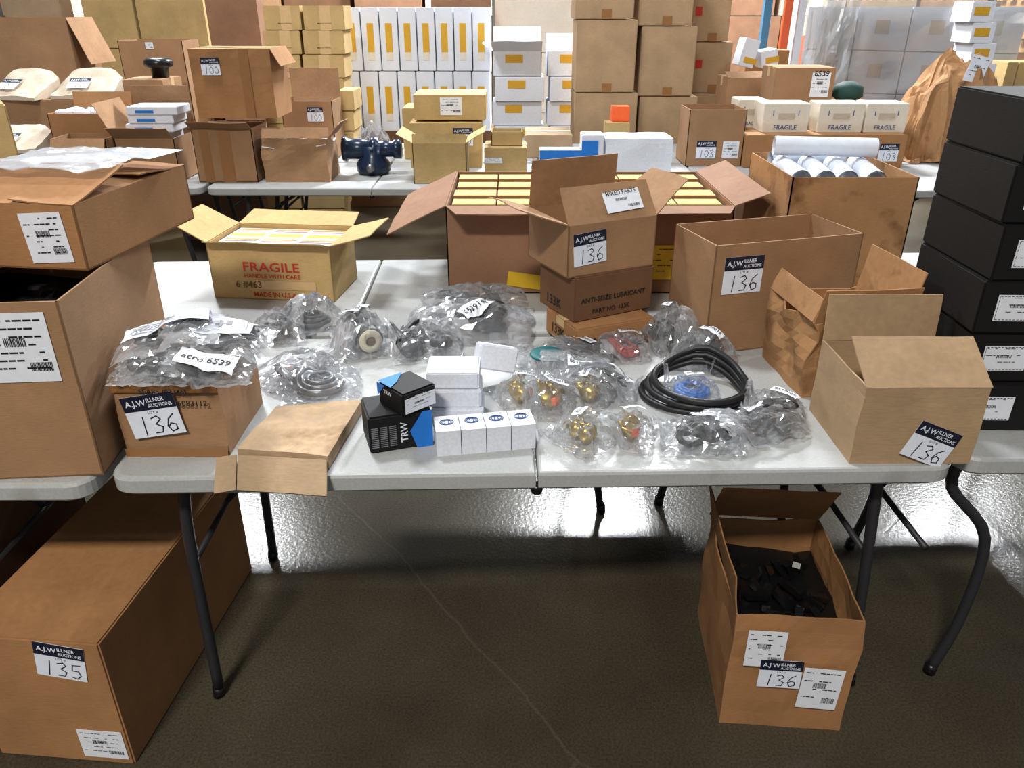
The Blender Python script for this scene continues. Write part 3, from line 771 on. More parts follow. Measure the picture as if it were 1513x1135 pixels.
s2 = MB(); s2.add([(0, .02, .0012), (.03, t1.h, .0012), (0, t1.h, .0012)], [(0, 1, 2)]); s2.build('blue_panel', K['blue'], t1.root, t1.face('L'))
ptext(t1.root, t1.face('T', .012, .075), 'TRW', 0, 0, .035)
z_ = .74
for k in range(3):
    b_ = Carton('white_part_box', ('plain white box at the bottom of the stack of three', 'plain white box in the middle of the stack of three', 'plain white box on top of the stack of three')[k],
                630 + 4 * (2 - k), 714 - 3 * k, z_, h=.043, d=.1, mat='white', cat='box', tape=0, Y=1.60 + .008 * k, group='plain white boxes'); z_ += .0435
wst = b_
wtl = b_ = Carton('white_part_box', 'white box tilted against the zip bags', (705, 558), (762, 552), .78, 520, .07, mat='white', cat='box', tape=0, tilt=(-18, 14), group='plain white boxes')
P0 = onz(641, 677, .74); P1 = onz(788, 664, .74); e_ = (P1 - P0); wl = e_.length / 4; ya = math.atan2(e_.y, e_.x)
for k in range(4):
    M = Matrix.Translation(P0 + e_ * ((k + .5) / 4) + Vector((0, .04, 0))) @ Matrix.Rotation(ya, 4, 'Z')
    t = empty('small_white_box', '%s small white emblem box counted from the black part boxes' % ORDN[k], 'box', M, 'four emblem boxes in film')
    hh = .062; mb = MB(); mb.box((0, 0, hh / 2), (wl - .002, .07, hh)); mb.build('body', K['white'], t)
    s2 = MB(); s2.tube([(.015 * math.cos(a), .012 * math.sin(a) + .005, hh + .001) for a in [i * math.pi / 12 for i in range(24)]], .0012, 5, closed=True)
    s2.tube([(.011 * math.cos(a), .008 * math.sin(a) + .005, hh + .001) for a in [i * math.pi / 12 for i in range(24)]], .0008, 5, closed=True)
    s2.tube([(-.004, .0, hh + .001), (-.004, .01, hh + .001)], .001, 5); s2.tube([(.004, .0, hh + .001), (.004, .01, hh + .001)], .001, 5)
    s2.build('emblem', K['bluetext'], t)

# ------------------------------------------------------------------ middle of the tables: cartons with lot 136
a2 = Carton('lubricant_carton', 'lower brown lubricant carton with black lettering', (850, 525), (965, 505), .74, 478, .2, mat='orange', group='lubricant cartons')
a2.text('ANTI-', 'F', .03, .02, w=.09); a2.text('133K', 'L', .05, .02, w=.08)
z1 = a2.ztop
a1 = Carton('lubricant_carton', 'upper brown lubricant carton lettered ANTI-SEIZE under the mixed parts carton', (848, 478), (962, 455), z1, 402, .2, mat='dark', group='lubricant cartons', tape=0)
a1.text('ANTI-SEIZE LUBRICANT', 'F', .02, .055, w=a1.w - .05); a1.text('PART NO. 133K', 'F', .06, .02, w=.13); a1.text('133K', 'L', .05, .02, w=.08)
mx = Carton('mixed_parts_carton', 'open brown carton labelled MIXED PARTS on the lubricant cartons', (838, 412), (965, 392), a1.ztop, 326, .24, mat='kraft', top='open', seed=11)
mx.flap('B', -8, .14, .0); mx.flap('L', 70, .15, .03); mx.flap('R', 55, .15, .03); mx.flap('F', -35, .11, .005)
mx.tag('F', .02, .03, '136', rot=4, w=.105)
fo, fl_, fh_ = mx.fl['F']
pl = print_label(fo, Matrix.Translation((fl_ - .16, .02, .0045)) @ Matrix.Rotation(R(3), 4, 'Z'), .12, .06, lines=1, bars=2, seed=6)
text('MIXED PARTS', pl, Matrix.Identity(4), .01, .049, w=.1, off=.0016)

yb = Carton('large_open_carton', 'large open carton packed with rows of yellow boxes', 663, 1070, .74, h=.30, d=.60, Y=2.54, mat='mauve', top='open', seed=12)
yb.flap('L', 115, .22); yb.flap('F', 92, .1, .04); yb.flap('R', 70, .12)
yb.label('F', yb.w * .72, .05, .14, .12, mat=K['yellow'], lines=5, bars=0, name='yellow_label', seed=8)
sheet('yellow_label', yb.root, yb.face('F', .2, .03, -8), .16, .05, K['yellow'])
cw, rd = (yb.w - .02) / 6, (yb.d - .02) / 6
for i in range(6):
    for j in range(6):
        M = yb.M @ Matrix.Translation((-yb.w / 2 + .01 + cw * (i + .5), -yb.d / 2 + .01 + rd * (j + .5), .005))
        t = empty('yellow_box', '%s yellow topped box from the hanging side flap, %s row behind the front wall' % (ORDN[i], ORDN[j]), 'box', M, 'yellow boxes in the large carton')
        hh = yb.h - .035 + .01 * ((i * 3 + j) % 3); mb = MB(); mb.box((0, 0, hh / 2), (cw - .004, rd - .006, hh)); mb.build('body', K['mauve'], t)
        mb = MB(); mb.box((0, 0, hh + .001), (cw - .008, rd - .012, .0015)); mb.build('top_label', K['yelpale'], t)

pc = Carton('pipe_carton', 'big stained brown carton full of white pipes', (1142, 452), (1316, 452), .74, 262, .46, mat='worn', top='open', seed=13, fill=('paper', .77))
for k, (x0, y0, z0, x1, y1, z1) in enumerate(((-.16, .10, .462, .17, .05, .462), (-.14, -.15, .395, -.12, .12, .395), (-.07, -.17, .397, -.03, .12, .397), (.005, -.16, .395, .06, .12, .395), (.085, -.18, .397, .14, .12, .397), (-.14, .18, .397, .12, .185, .397))):
    mb = MB(); a, b = pc.M @ Vector((x0, y0, z0)), pc.M @ Vector((x1, y1, z1)); mb.tube([a, b], .032, 20, cap=False); mb.tube([b, a], .029, 20, cap=False)
    o = mb.build('white_pipe', K['pipe']); tag(o, ('white pipe lying across the top of the pipe carton', 'white pipe pointing down at the left rim of the pipe carton', 'white pipe second from the left rim of the carton', 'white pipe sloping to the back right of the carton', 'white pipe at the right rim of the pipe carton', 'short white pipe behind the left rim')[k], 'pipe', 'white pipes in the pipe carton')
l36 = Carton('lot_carton', 'tall open brown carton with a lot tag in front of the pipe carton', (1040, 525), (1245, 500), .74, 354, .24, mat='kraft', top='open', seed=14)
l36.tag('F', .03, l36.h - .14, '136', w=.12)
torn = Carton('torn_carton', 'torn crumpled brown carton beside the lot carton', Vector((.705, 2.005, .74)), Vector((.73, 1.75, .74)), .74, d=.24, h=.2, mat='worn', top='open', crumple=.03, seed=15)
torn.flap('R', 20, .1); torn.flap('B', 10, .12); torn.flap('F', -20, .06)
er = Carton('end_carton', 'brown carton with a lot tag, flap open, at the right end of the table', (1254, 685), (1432, 685), .74, 572, .25, mat='tan', top='open', crumple=.006, seed=16)
er.flap('B', 6, .11); er.flap('F', -58, .13)
er.tag('F', .1, .03, '136', rot=-22, w=.1)
BLACKLBL = ['black box at the bottom of the black stack', 'second black box from the bottom of the stack', 'third black box from the bottom of the stack', 'third black box from the top of the stack', 'second black box from the top of the stack', 'black box on top of the black stack']
P = onz(1378, 636, .74) + Vector((.03, 0, 0))
for k in range(6):
    zz = .74 + .1215 * k; A_ = P + Vector((.006 * (k % 2), .004 * ((k * 2) % 3), zz - .74))
    bx_ = Carton('black_box', BLACKLBL[k], A_, A_ + Vector((.44, -.012 + .01 * (k % 2), 0)), zz, h=.12, d=.31, mat='black', cat='box', tape=0, group='stack of black boxes')
    bx_.label('F', .035, .03, .1, .06, frame=True, lines=3, bars=1, name='barcode_label', seed=30 + k)

# bags on the front table, laid one over the other
for c_ in (fr, sears, t2, a2, l36, torn, er, pc, yb): obstacle(c_.M, c_.w, c_.d)
obstacle(Matrix.Translation((q[0] + q[2]) / 2) @ Matrix.Rotation(math.atan2(q[1].y - q[0].y, q[1].x - q[0].x), 4, 'Z'), (q[1] - q[0]).length + .02, (q[3] - q[0]).length)
obstacle(Matrix.Translation(P0 + e_ * .5 + Vector((0, .04, 0))) @ Matrix.Rotation(ya, 4, 'Z'), e_.length, .075)
obstacle(wst.M, wst.w + .02, wst.d + .03); obstacle(wtl.M, wtl.w + .02, wtl.d + .03)
bag('bag holding a black filter with a cream end cap', (535, 505), .13, .24, .085, 'filter', 'rubber', 25, 1, num='6539057', extra='cap', lpos=(-.05, .02), lrot=-30, lsize=(.08, .05))
bag('bag with a grey coiled part behind the filter', (462, 478), .14, .16, .08, 'ring', 'darkpart', 30, 2, lab=1, lpos=(-.01, 0))
bag('long clear zip bag with orange plugs beside the stamped carton', (450, 545), .13, .26, .04, 'black', 'darkpart', -35, 3, extra='orange')
bag('bag with a crumpled grey part behind the flattened carton', (475, 572), .17, .16, .07, 'ring', 'greymetal', 10, 4)
bag('bag with black fittings beside the FRAGILE carton', (415, 495), .13, .16, .07, 'black', 'darkpart', 10, 5)
bag('large zip bag with a numbered label and black parts', (695, 482), .33, .27, .075, 'black', 'rubber', -4, 6, num='6539162', lrot=50, lpos=(.01, -.13), lsize=(.11, .05))
bag('empty topped zip bag lying behind the numbered bag', (700, 445), .30, .15, .05, 'black', 'darkpart', 6, 7)
bag('clear bag with a folded mouth left of the numbered bag', (628, 515), .17, .17, .06, 'black', 'rubber', 15, 8)
bag('bag holding a teal gasket disc', (815, 535), .16, .18, .02, None, 'teal', 10, 9)
gp = onz(808, 545, .74); gM = Matrix.Translation((gp.x, gp.y, .74 + max(TABLE.at(gp.x + .04 * a, gp.y + .04 * b) for a in (-1, 0, 1) for b in (-1, 0, 1)) + .002))
mb = MB(); mb.lathe([(.045, 0), (.048, .004), (.045, .008), (.02, .009)], 28); o = mb.build('gasket', K['teal'], None, gM); tag(o, 'round teal gasket on the pile of bags', 'gasket')
for i_ in range(11):
    for j_ in range(11):
        if math.hypot(i_ - 5, j_ - 5) < 5.2: TABLE.put(gp.x + .01 * (i_ - 5), gp.y + .01 * (j_ - 5), gM.translation.z - .74 + .011)
for k, (px, py, lb, yaw) in enumerate(((765, 590, 'bag with a brass fitting and orange band by the white box stack', 25), (812, 600, 'bag with an orange capped fitting and white slip', -10),
                                     (860, 590, 'bag with a brass plug pointing sideways', 60), (855, 650, 'bag with a large brass nut near the table edge', 40), (930, 645, 'bag with a brass ring fitting and white slip near the belt', -20))):
    bag(lb, (px, py), .10, .13, .055, 'fitting', 'brass', yaw, 30 + k, num='6539%03d' % (12 + 7 * k), extra='orange' if k in (0, 1, 4) else None, lrot=15 * k - 20, lsize=(.06, .024), group='bags of brass fittings')
for k, (px, py, w, d, h, lb, kd, mt) in enumerate(((860, 520, .17, .15, .03, 'flat bag of small cards by the lower lubricant carton', 'black', 'darkpart'), (920, 520, .12, .14, .05, 'bag with a red ringed card beside the belt', 'ring', 'red'),
        (985, 508, .13, .16, .10, 'bag of black parts piled against the lubricant cartons', 'black', 'rubber'), (1040, 535, .15, .14, .08, 'bag of black parts with a curled paper label beside the tall lot carton', 'black', 'rubber'))):
    bag(lb, (px, py), w, d, h, kd, mt, 20 * (k % 3) - 20, 50 + k, num='65390%02d' % (12 + k), lrot=25 * (k % 3) - 25, lsize=(.065, .028))
P = onz(1022, 585, .74); prev = [0] * 48
for k in range(3):
    pts = []
    for i in range(48):
        a = 2 * math.pi * i / 48
        pts.append([P.x + (.128 - .007 * k) * math.cos(a) + .008 * k, P.y + (.112 + .006 * k) * math.sin(a)])
    hs = [max(TABLE.at(x + dx, y + dy) for dx in (-.012, 0, .012) for dy in (-.012, 0, .012)) for x, y in pts]
    hs = [max(hs[(i + d_) % 48] for d_ in range(-3, 4)) for i in range(48)]
    hs = [sum(hs[(i + d_) % 48] for d_ in range(-3, 4)) / 7 for i in range(48)]
    prev = [(prev[i] + .0172) if k else hs[i] + .0105 for i in range(48)]
    if k == 0: belt = MB()
    for i, (x, y) in enumerate(pts): TABLE.put(x, y, prev[i] + .0095)
    belt.tube([(x, y, .74 + prev[i]) for i, (x, y) in enumerate(pts)], .0085, 10, closed=True)
o = belt.build('drive_belt', K['rubber']); tag(o, 'coiled black rubber belt lying on the bags', 'belt')
bag('bag with blue and red parts inside the coiled belt', (1020, 580), .13, .12, .035, 'ring', 'blue', 0, 55, num='6539017', lsize=(.05, .02), k=1.0)
for k, (px, py, w, d, h, lb, kd, mt) in enumerate(((905, 580, .11, .12, .04, 'bag of black clips left of the coiled belt', 'black', 'rubber'), 
        (1030, 650, .16, .13, .05, 'bag with a black bracket in front of the coiled belt', 'black', 'rubber'), (1110, 640, .20, .11, .045, 'bag with a long empty corner pointing at the end carton', 'black', 'darkpart'),
        (1142, 612, .12, .12, .055, 'bag with a striped black part beside the torn carton', 'black', 'rubber'), (850, 560, .16, .12, .025, 'bag with white slips between the gasket and the brass plugs', None, 'paper'))):
    bag(lb, (px, py), w, d, h, kd, mt, 20 * (k % 3) - 20, 60 + k, num='65390%02d' % (22 + k), lrot=25 * (k % 3) - 25, lsize=(.065, .028))

# ------------------------------------------------------------------ under the tables
fb_ = Carton('floor_carton', 'open brown carton with black parts standing on the floor', (1062, 1068), (1240, 1080), 0, 915, .40, mat='orange', top='open', crumple=.015, seed=17, fill=('blackplastic', .7))
fb_.flap('B', -35, .2); fb_.flap('L', 10, .12)
fb_.label('F', .03, .215, .09, .11, lines=6, seed=41); fb_.label('F', .17, .09, .095, .13, rot=-2, lines=4, seed=42)
fb_.tag('F', .07, .15, '136', w=.1)
mb = MB(); rnd = random.Random(3)
for _ in range(26):
    M = Matrix.Translation((rnd.uniform(-.1, .1), rnd.uniform(-.13, .1), fb_.h * .78)) @ Matrix.Rotation(rnd.uniform(0, 3), 4, 'Z') @ Matrix.Rotation(rnd.uniform(0, 1.2), 4, 'X')
    mb.box((0, 0, 0), (.02, .06, .015), M)
mb.build('part', K['blackplastic'], fb_.root)
lb_ = Carton('long_carton', 'long closed carton with lot tag 135 under the table', Vector((-1.24, 1.294, 0)), Vector((-.901, 1.264, 0)), 0, 945, .72, mat='orange', tape=0, seed=18)
auction_tag(lb_.root, lb_.face('F', lb_.w - .165, lb_.h - .1, -8), '135', .115, .1)
lb_.label('F', lb_.w - .12, .02, .11, .09, seed=44)
dk = Carton('dark_carton', 'dark brown carton on the floor under the left table', Vector((-2.0, 1.45, 0)), Vector((-1.37, 1.39, 0)), 0, h=.52, d=.6, mat='dark', tape=0)
cc = Carton('corner_carton', 'tan carton on the floor whose corner peeks up in front of the table', Vector((.78, .82, 0)), Vector((1.05, .86, 0)), 0, h=.13, d=.25, mat='tan', tape=0)

# ------------------------------------------------------------------ back tables: open and closed cartons
ORD5 = ['lowest', 'second', 'third', 'fourth', 'topmost']
B = {}
def back(key, label, xl, xr, Y, z, yt, d, mat='kraft', **kw):
    B[key] = Carton(kw.pop('name', 'carton'), label, xl, xr, z, yt, d, mat=mat, Y=Y, **kw)
    return B[key]
b = back('taped', 'tilted brown carton with broad tape strips on the back table', 295, 382, 4.42, .74, 190, .3, 'kraft', top='open', fill=('paper', .8))
b.strip('F', .04, .05); b.strip('F', .14, .07); b.flap('F', 60, .08)
b = back('lot100', 'battered brown carton with lot tag 100 on top of the taped carton', 294, 410, 4.45, B['taped'].ztop + .05, 72, .32, 'orange', crumple=.006, seed=3)
b.tag('F', .06, b.h - .13, '100', w=.1); b.strip('F', b.w * .62, .05); b.flap('R', 150, .1)
b = back('crumpled', 'crumpled open brown carton with a white insert on the back table', 392, 488, 4.42, .74, 205, .28, 'kraft', top='open', crumple=.02, seed=5, fill=('paper', .8)); b.flap('F', -30, .06); b.flap('R', 40, .1)
b = back('sign100', 'open brown carton with lot tag 100 leaning beside the tan boxes', 425, 498, 5.15, .74, 150, .3, 'kraft', top='open', fill=('paper', .85)); b.flap('B', -5, .18)
b.tag('F', .16, b.h - .12, '100', w=.1)
b = back('whitebox', 'open brown carton stacked with white part boxes', 182, 268, 4.42, .74, 205, .34, 'kraft', top='open'); b.flap('B', -6, .25); b.flap('L', 25, .2); b.flap('F', 50, .1)
for k in range(5):
    o = Carton('white_flat_box', '%s flat white box up from the bottom in the open carton' % ORD5[k], 187 + 3 * (k % 2), 252 + 5 * (k // 2), B['whitebox'].ztop - .06 + .045 * k, h=.043, d=.2, mat='white', cat='box', tape=0, Y=4.45, group='flat white boxes in the open carton')
    sheet('blue_print', o.root, o.face('F', .05, .01), .1, .015, K['blue'])
b = back('whiteitems', 'open brown carton of loose white packets on the back table', 92, 180, 4.62, .74, 168, .31, 'orange', top='open', fill=('paper', .85)); b.flap('B', 12, .09)
for k in range(6):
    mb = MB(); mb.box((0, 0, 0), (.1, .05, .03)); o = mb.build('white_packet', K['paper'], None, B['whiteitems'].M @ Matrix.Translation((-.11 + .10 * (k % 3), -.07 + .11 * (k // 3), B['whiteitems'].h * .85 + .045)) @ Matrix.Rotation(.5 * k, 4, 'Z') @ Matrix.Rotation(.15, 4, 'X'))
    tag(o, '%s loose white packet in the open carton, counted from the padded envelopes' % ORDN[k], 'packet', 'loose white packets')
b = back('flapdown', 'brown carton with a hanging front flap on the back table', 92, 170, 4.34, .74, 205, .2, 'kraft', top='open'); b.flap('F', 150, .1); b.strip('F', .12, .04)
b = back('envbase', 'brown carton under the padded envelopes', 2, 150, 4.95, .74, 148, .35, 'kraft')
def envelope(lb, c, w, d, seed, tagged, rot, wedge=.012):
    t = empty('padded_envelope', lb, 'envelope', Matrix.Translation(c) @ Matrix.Rotation(R(rot), 4, 'Z'), 'padded envelopes')
    mb = MB(); n_ = 10; mb.panel((-w / 2, -d / 2, 0), (w, 0, 0), (0, d, 0), .02, n_, n_); q_ = (n_ + 1) ** 2
    for i_, v in enumerate(mb.v):
        e1 = 1 - abs(v[0] / (w / 2)) ** 6; f = (v[1] + d / 2) / d
        z = .002 if i_ < q_ else .022 + wedge * f * (.6 + .4 * e1) + .012 * noise.noise(Vector((v[0] * 12, v[1] * 12, seed * 3)))
        mb.v[i_] = (v[0] * (1 - .08 * f), v[1], z)
    mb.build('body', K['sack'], t)
    if tagged: auction_tag(t, frame((-.1, -d * .32, .036 + wedge * .2), (1, -.08, .0), (0, d, wedge)), '100', .13, .1)
c0 = atY(35, 5.06, B['envbase'].ztop); c1 = atY(134, 5.1, B['envbase'].ztop)
envelope('padded kraft envelope with a tag behind the yellow tan carton', c0, .36, .28, 1, True, -8, .14)
envelope('padded kraft envelope with a tag beside the loose packets', c1, .36, .26, 2, True, 4, .14)
c2 = atY(34, 4.56, .74)
for k in range(4): envelope(('padded kraft envelope at the bottom of the envelope stack', 'second padded kraft envelope up in the envelope stack', 'third padded kraft envelope up in the envelope stack', 'tagged padded kraft envelope on top of the envelope stack')[k], c2 + Vector((.008 * k, 0, .052 * k)), .3, .28, 3 + k, k == 3, 4 * k - 6, .1 if k == 3 else .012)
b = back('bigopen', 'large open brown carton with a folded lid at the far left', 6, 140, 5.55, .74, 26, .35, 'kraft', top='open', crumple=.006); b.flap('R', 160, .3); b.label('R', .1, .3, .08, .16)
b = back('smallopen', 'small open brown carton with a label beside the black plastic', 206, 296, 5.5, .74, 60, .3, 'kraft', top='open'); b.label('F', .18, b.h - .05, .05, .04)
b = back('tubbase', 'small brown carton under the black plastic tub', 205, 262, 5.0, .74, 118, .3, 'kraft')
t = empty('plastic_tub', 'black plastic tub standing on a small brown carton', 'tub', Matrix.Translation(atY(238, 5.15, B['tubbase'].ztop)))
mb = MB(); mb.lathe([(.05, 0), (.055, .06), (.08, .065), (.085, .075), (.085, .1), (.06, .115)], 18); mb.build('body', K['blackplastic'], t)
# tan boxes stacked in two columns
ORD = ['first', 'second', 'third', 'fourth', 'fifth', 'sixth', 'seventh', 'eighth', 'ninth', 'tenth', 'eleventh']
for c in range(2):
    for k in range(10):
        x0, x1 = (392, 446) if c == 0 else (450, 510)
        o = Carton('tan_box', '%s tan box from the floor in the column %s' % (ORD[k], ('beside the lot 100 carton', 'next to the white upright boxes')[c]), x0, x1, .01 + .163 * k, h=.16, d=.3, mat='yellowtan', Y=6.2, cat='box', tape=0, group='tan boxes stacked in columns')
        if k > 6: o.text('MADE IN TAIWAN', 'F', .1, .04, w=.1); o.strip('F', .12, .08, mat='ltape')
for c in range(3):
    o = Carton('tan_box', '%s tan box up from the table in the short pile beside the tan stack' % ORD[c], 500, 524, .74 + .13 * c, h=.125, d=.3, mat='yellowtan', Y=5.5, cat='box', tape=0, group='tan boxes beside the stack')
# white upright boxes, two rows of eight, on a plinth of brown cartons
o = Carton('long_brown_carton', 'long brown carton under the white upright boxes', 505, 730, 0, h=.66, d=.5, mat='dark', Y=7.0, tape=0)
for r_ in range(2):
    for k in range(8):
        o = Carton('white_upright_box', '%s white upright box from the tan stack in the %s row' % (ORD[k], ('lower', 'upper')[r_]), 512 + 26.8 * k, 537 + 26.8 * k, .66 + .485 * r_, h=.48, d=.4, mat='white', Y=7.0, cat='box', tape=0, group='white upright boxes')
        l_ = sheet('yellow_label', o.root, o.face('F', o.w * .3, o.h * .3), o.w * .38, .22, K['gold']); sheet('white_code', l_, Matrix.Translation((0, -.06, 0)), o.w * .38, .06, K['cream'])
# pump in a bag
pp = onz(548, 262, .74)
t = empty('pump', 'dark blue painted pump with a shaft stub, half in a clear bag', 'pump', Matrix.Translation(pp + Vector((0, .12, 0))))
mb = MB(); M = Matrix.Translation((-.17, 0, .14)) @ Matrix.Rotation(R(90), 4, 'Y')
mb.lathe([(.07, 0), (.075, .02), (.06, .03), (.055, .16), (.07, .17), (.07, .2), (.045, .21), (.045, .29), (.055, .30), (.055, .34)], 20, M)
mb.lathe([(.08, 0), (.1, .02), (.1, .06), (.07, .1), (.07, .16)], 18, Matrix.Translation((.0, -.0, .0)))
mb.build('housing', K['pumpblue'], t)
mb = MB(); mb.lathe([(.025, 0), (.022, .05)], 12, Matrix.Translation((.0, -.08, .05)) @ Matrix.Rotation(R(90), 4, 'X')); mb.build('shaft', K['greymetal'], t)
bag('clear bag draped over the dark blue pump', (552, 236), .25, .2, .2, None, 'film', 10, 71, group=None, pile=Pile(.74), k=1.0)
# tan cartons in the middle
b = back('m1', 'open tan carton at the front of the middle pile', 612, 690, 4.38, .74, 212, .28, 'yellowtan', top='open'); b.flap('R', 60, .12); b.flap('L', 60, .1); b.flap('F', -10, .05)
b = back('m2', 'tan carton with labels and a lot tag under the top tan carton', 608, 712, 4.85, .74, 182, .3, 'yellowtan', crumple=.006); b.tag('F', b.w - .17, b.h - .13, '100', w=.12); b.label('F', .02, .1, .1, .06)
b = back('m3', 'pale tan carton with a white label on top of the middle pile', 612, 718, 4.9, B['m2'].ztop + .01, 140, .35, 'yellowtan'); b.label('F', .16, .03, .13, .1)
b = back('m4', 'tan carton at the left side behind the middle pile', 598, 625, 5.15, .74, 160, .3, 'yellowtan')
b = back('m5', 'small brown carton under the open tray', 716, 778, 4.45, .74, 218, .25, 'yellowtan'); b.label('F', .0, .1, .1, .03)
b = back('m6', 'open tray of silvery foil bags', 726, 772, 4.5, B['m5'].ztop, 195, .16, 'yellowtan', top='open', fill=('greymetal', .6))
b = back('m7', 'flat brown carton with a closed lid beside the carton column', 776, 845, 5.2, .74, 200, .4, 'grey')
b = back('m8', 'blue and white box behind the mixed parts carton', 797, 858, 4.6, .74, 222, .12, 'white', name='blue_box'); sheet('blue_print', b.root, b.face('F', 0, .05), b.w, b.h - .05, K['blue'])
b = back('m9', 'small blue and pink box beside the white carton', 858, 890, 4.6, .74, 200, .15, 'white', name='small_box'); sheet('blue_print', b.root, b.face('F', 0, .03), b.w * .75, b.h - .06, K['blue']); sheet('pink_print', b.root, b.face('F', b.w * .4, .03), b.w * .3, .05, K['red'])
b = back('m10', 'white carton with a torn corner lying on the back table', 892, 990, 4.6, .74, 205, .25, 'white', name='white_carton', crumple=.01); b.label('T', .1, .1, .08, .05)
b = back('m11', 'small brown carton beneath the orange box', 893, 928, 5.15, .74, 182, .15, 'yellowtan')
b = back('m12', 'small orange box on the small brown carton', 904, 930, 5.2, B['m11'].ztop, 158, .12, 'white', name='orange_box'); b.body.data.materials[0] = K['orangeplastic']
# white boxes pile behind
for c in range(2):
    for k in range(7):
        o = Carton('white_label_box', '%s white box from the floor in the jumbled pile beside the %s' % (ORD[k], ('white upright boxes', 'tan carton columns')[c]), (728, 808)[c] + 4 * (k % 2), (800, 850)[c] + 4 * (k % 2), .01 + .187 * k, h=.184, d=.35, mat='white', Y=6.6 - .02 * (k % 2), cat='box', tape=0, group='jumbled white boxes', top='open' if k == 6 else 'closed', flaps={'F': (62, .16), 'B': (-5, .17), 'L': (55, .1)} if k == 6 and c == 0 else {'B': (5, .12)} if k == 6 else None)
        sheet('yellow_label', o.root, o.face('F', .1, .1), .14, .06, K['gold'])
# carton columns
for c, (x0, x1, Y, hh, z0, n) in enumerate(((850, 936, 6.0, .485, .1, 4), (942, 1022, 6.05, .47, .1, 4), (1020, 1075, 6.5, .37, .28, 5))):
    for k in range(n):
        o = Carton('tan_carton', ('%s tan carton from the floor in the column beside the white boxes', '%s tan carton from the floor in the column behind the orange box', '%s red printed carton from the floor in the rearmost column')[c] % ORD[k], x0 - 3 * (k == 1), x1, z0 + hh * k, h=hh - .006, d=.45, mat='tan', Y=Y, tape=0, group='columns of tan cartons')
        o.strip('F', o.w * .45, .07, 0, .06, 'tape')
        if c == 2: sheet('red_print', o.root, o.face('F', .02, .18), .05, .06, K['red'])
# lot 103 and FRAGILE boxes
b = back('l103', 'open brown carton with lot tag 103 at the back table edge', 1012, 1094, 4.9, .74, 162, .3, 'kraft', top='open'); b.flap('F', 2, .0001) if False else None
b.tag('F', .06, .05, '103', w=.12); b.label('F', .22, .05, .1, .1)
b = back('redprint', 'brown carton with red print and lot tag 103 under the FRAGILE boxes', 1098, 1332, 4.85, .74, 200, .4, 'orange'); b.tag('F', b.w - .16, .04, '103', w=.12); sheet('red_print', b.root, b.face('F', b.w - .32, .03), .12, .09, K['red'])
for k, (x0, x1) in enumerate(((1088, 1130), (1125, 1192), (1206, 1272), (1275, 1336))):
    o = Carton('white_fragile_box', ('small cream box lettered FRAGILE half hidden by its neighbour', 'small open cream box lettered FRAGILE beside the lot 103 carton', 'small cream box lettered FRAGILE beside the brown paper heap', 'small cream box lettered FRAGILE at the corner of the red printed carton')[k], x0, x1, B['redprint'].ztop, h=.17, d=.2, mat='cream', Y=4.95 + .215 * (k == 0), cat='box', tape=0, group='cream FRAGILE boxes')
    o.text('FRAGILE', 'F', o.w * .25, .02, w=o.w * .5, mat='bluetext')
    for u in (.2, .75): o.text('I', 'F', o.w * u, .1, h=.03, mat='bluetext')
    mb = MB(); mb.box((0, 0, 0), (.1, .004, .03)); mb.build('hand_hole', K['sack'], o.root, Matrix.Translation((0, -o.d / 2 - .001, .1)))
b = back('r1', 'brown carton with open lid behind the lot 103 carton', 1064, 1128, 5.74, .74, 115, .3, 'kraft'); b.flap('F', -70, .1)
b = back('r2', 'brown carton with a white shipping label behind the FRAGILE boxes', 1130, 1215, 5.4, .74, 100, .3, 'kraft'); b.label('F', b.w - .15, b.h - .18, .12, .15, head='6539')
# brown paper heap
t = empty('paper_heap', 'heap of crumpled brown packing paper with a shipping label', 'packing paper', Matrix.Translation((2.86, 5.0, .74)))
mb = MB(); n = 30; vs = []
for j in range(n + 1):
    for i in range(n + 1):
        a, bb = i / n * 2 - 1, j / n * 2 - 1
        r_ = max(0, 1 - a * a * .9 - bb * bb * .9)
        q_ = Vector((a * 2, bb * 2, 4)); z = .72 * r_ ** .6 * (.8 + .4 * noise.noise(q_ * 1.3)) + .05 * abs(noise.noise(q_ * 4))
        vs.append((a * .36 + .04 * noise.noise(q_ * 2), bb * .3 + .3 + .05 * noise.noise(q_ * 2.5 + Vector((5, 5, 5))), max(.002, z)))
fs = [(j * (n + 1) + i, j * (n + 1) + i + 1, (j + 1) * (n + 1) + i + 1, (j + 1) * (n + 1) + i) for j in range(n) for i in range(n)]
mb.add(vs, fs); mb.build('paper', K['worn'], t)
vi = 5 * (n + 1) + 14; pv = Vector(vs[vi]); nv = (Vector(vs[vi + 1]) - pv).cross(Vector(vs[vi + n + 1]) - pv).normalized()
print_label(t, frame(pv + nv * .012 - Vector((.05, 0, 0)), Vector((1, 0, -.2)), Vector((0, 0, 1)) + nv.cross(Vector((1, 0, -.2))) * 2), .12, .15, seed=51)
b = back('greenbase', 'brown carton under the dark green bag', 1222, 1280, 5.35, .74, 152, .25, 'kraft')
mb = MB(); mb.lathe([(.06, 0), (.1, .03), (.095, .09), (.04, .12)], 14, Matrix.Translation(atY(1250, 5.47, b.ztop))); o = mb.build('green_bag', K['green']); tag(o, 'dark green bag on a brown carton behind the FRAGILE boxes', 'bag')
b = back('oct', 'brown carton under the tilted white boxes', 1086, 1156, 6.35, .0, 112, .3, 'kraft')
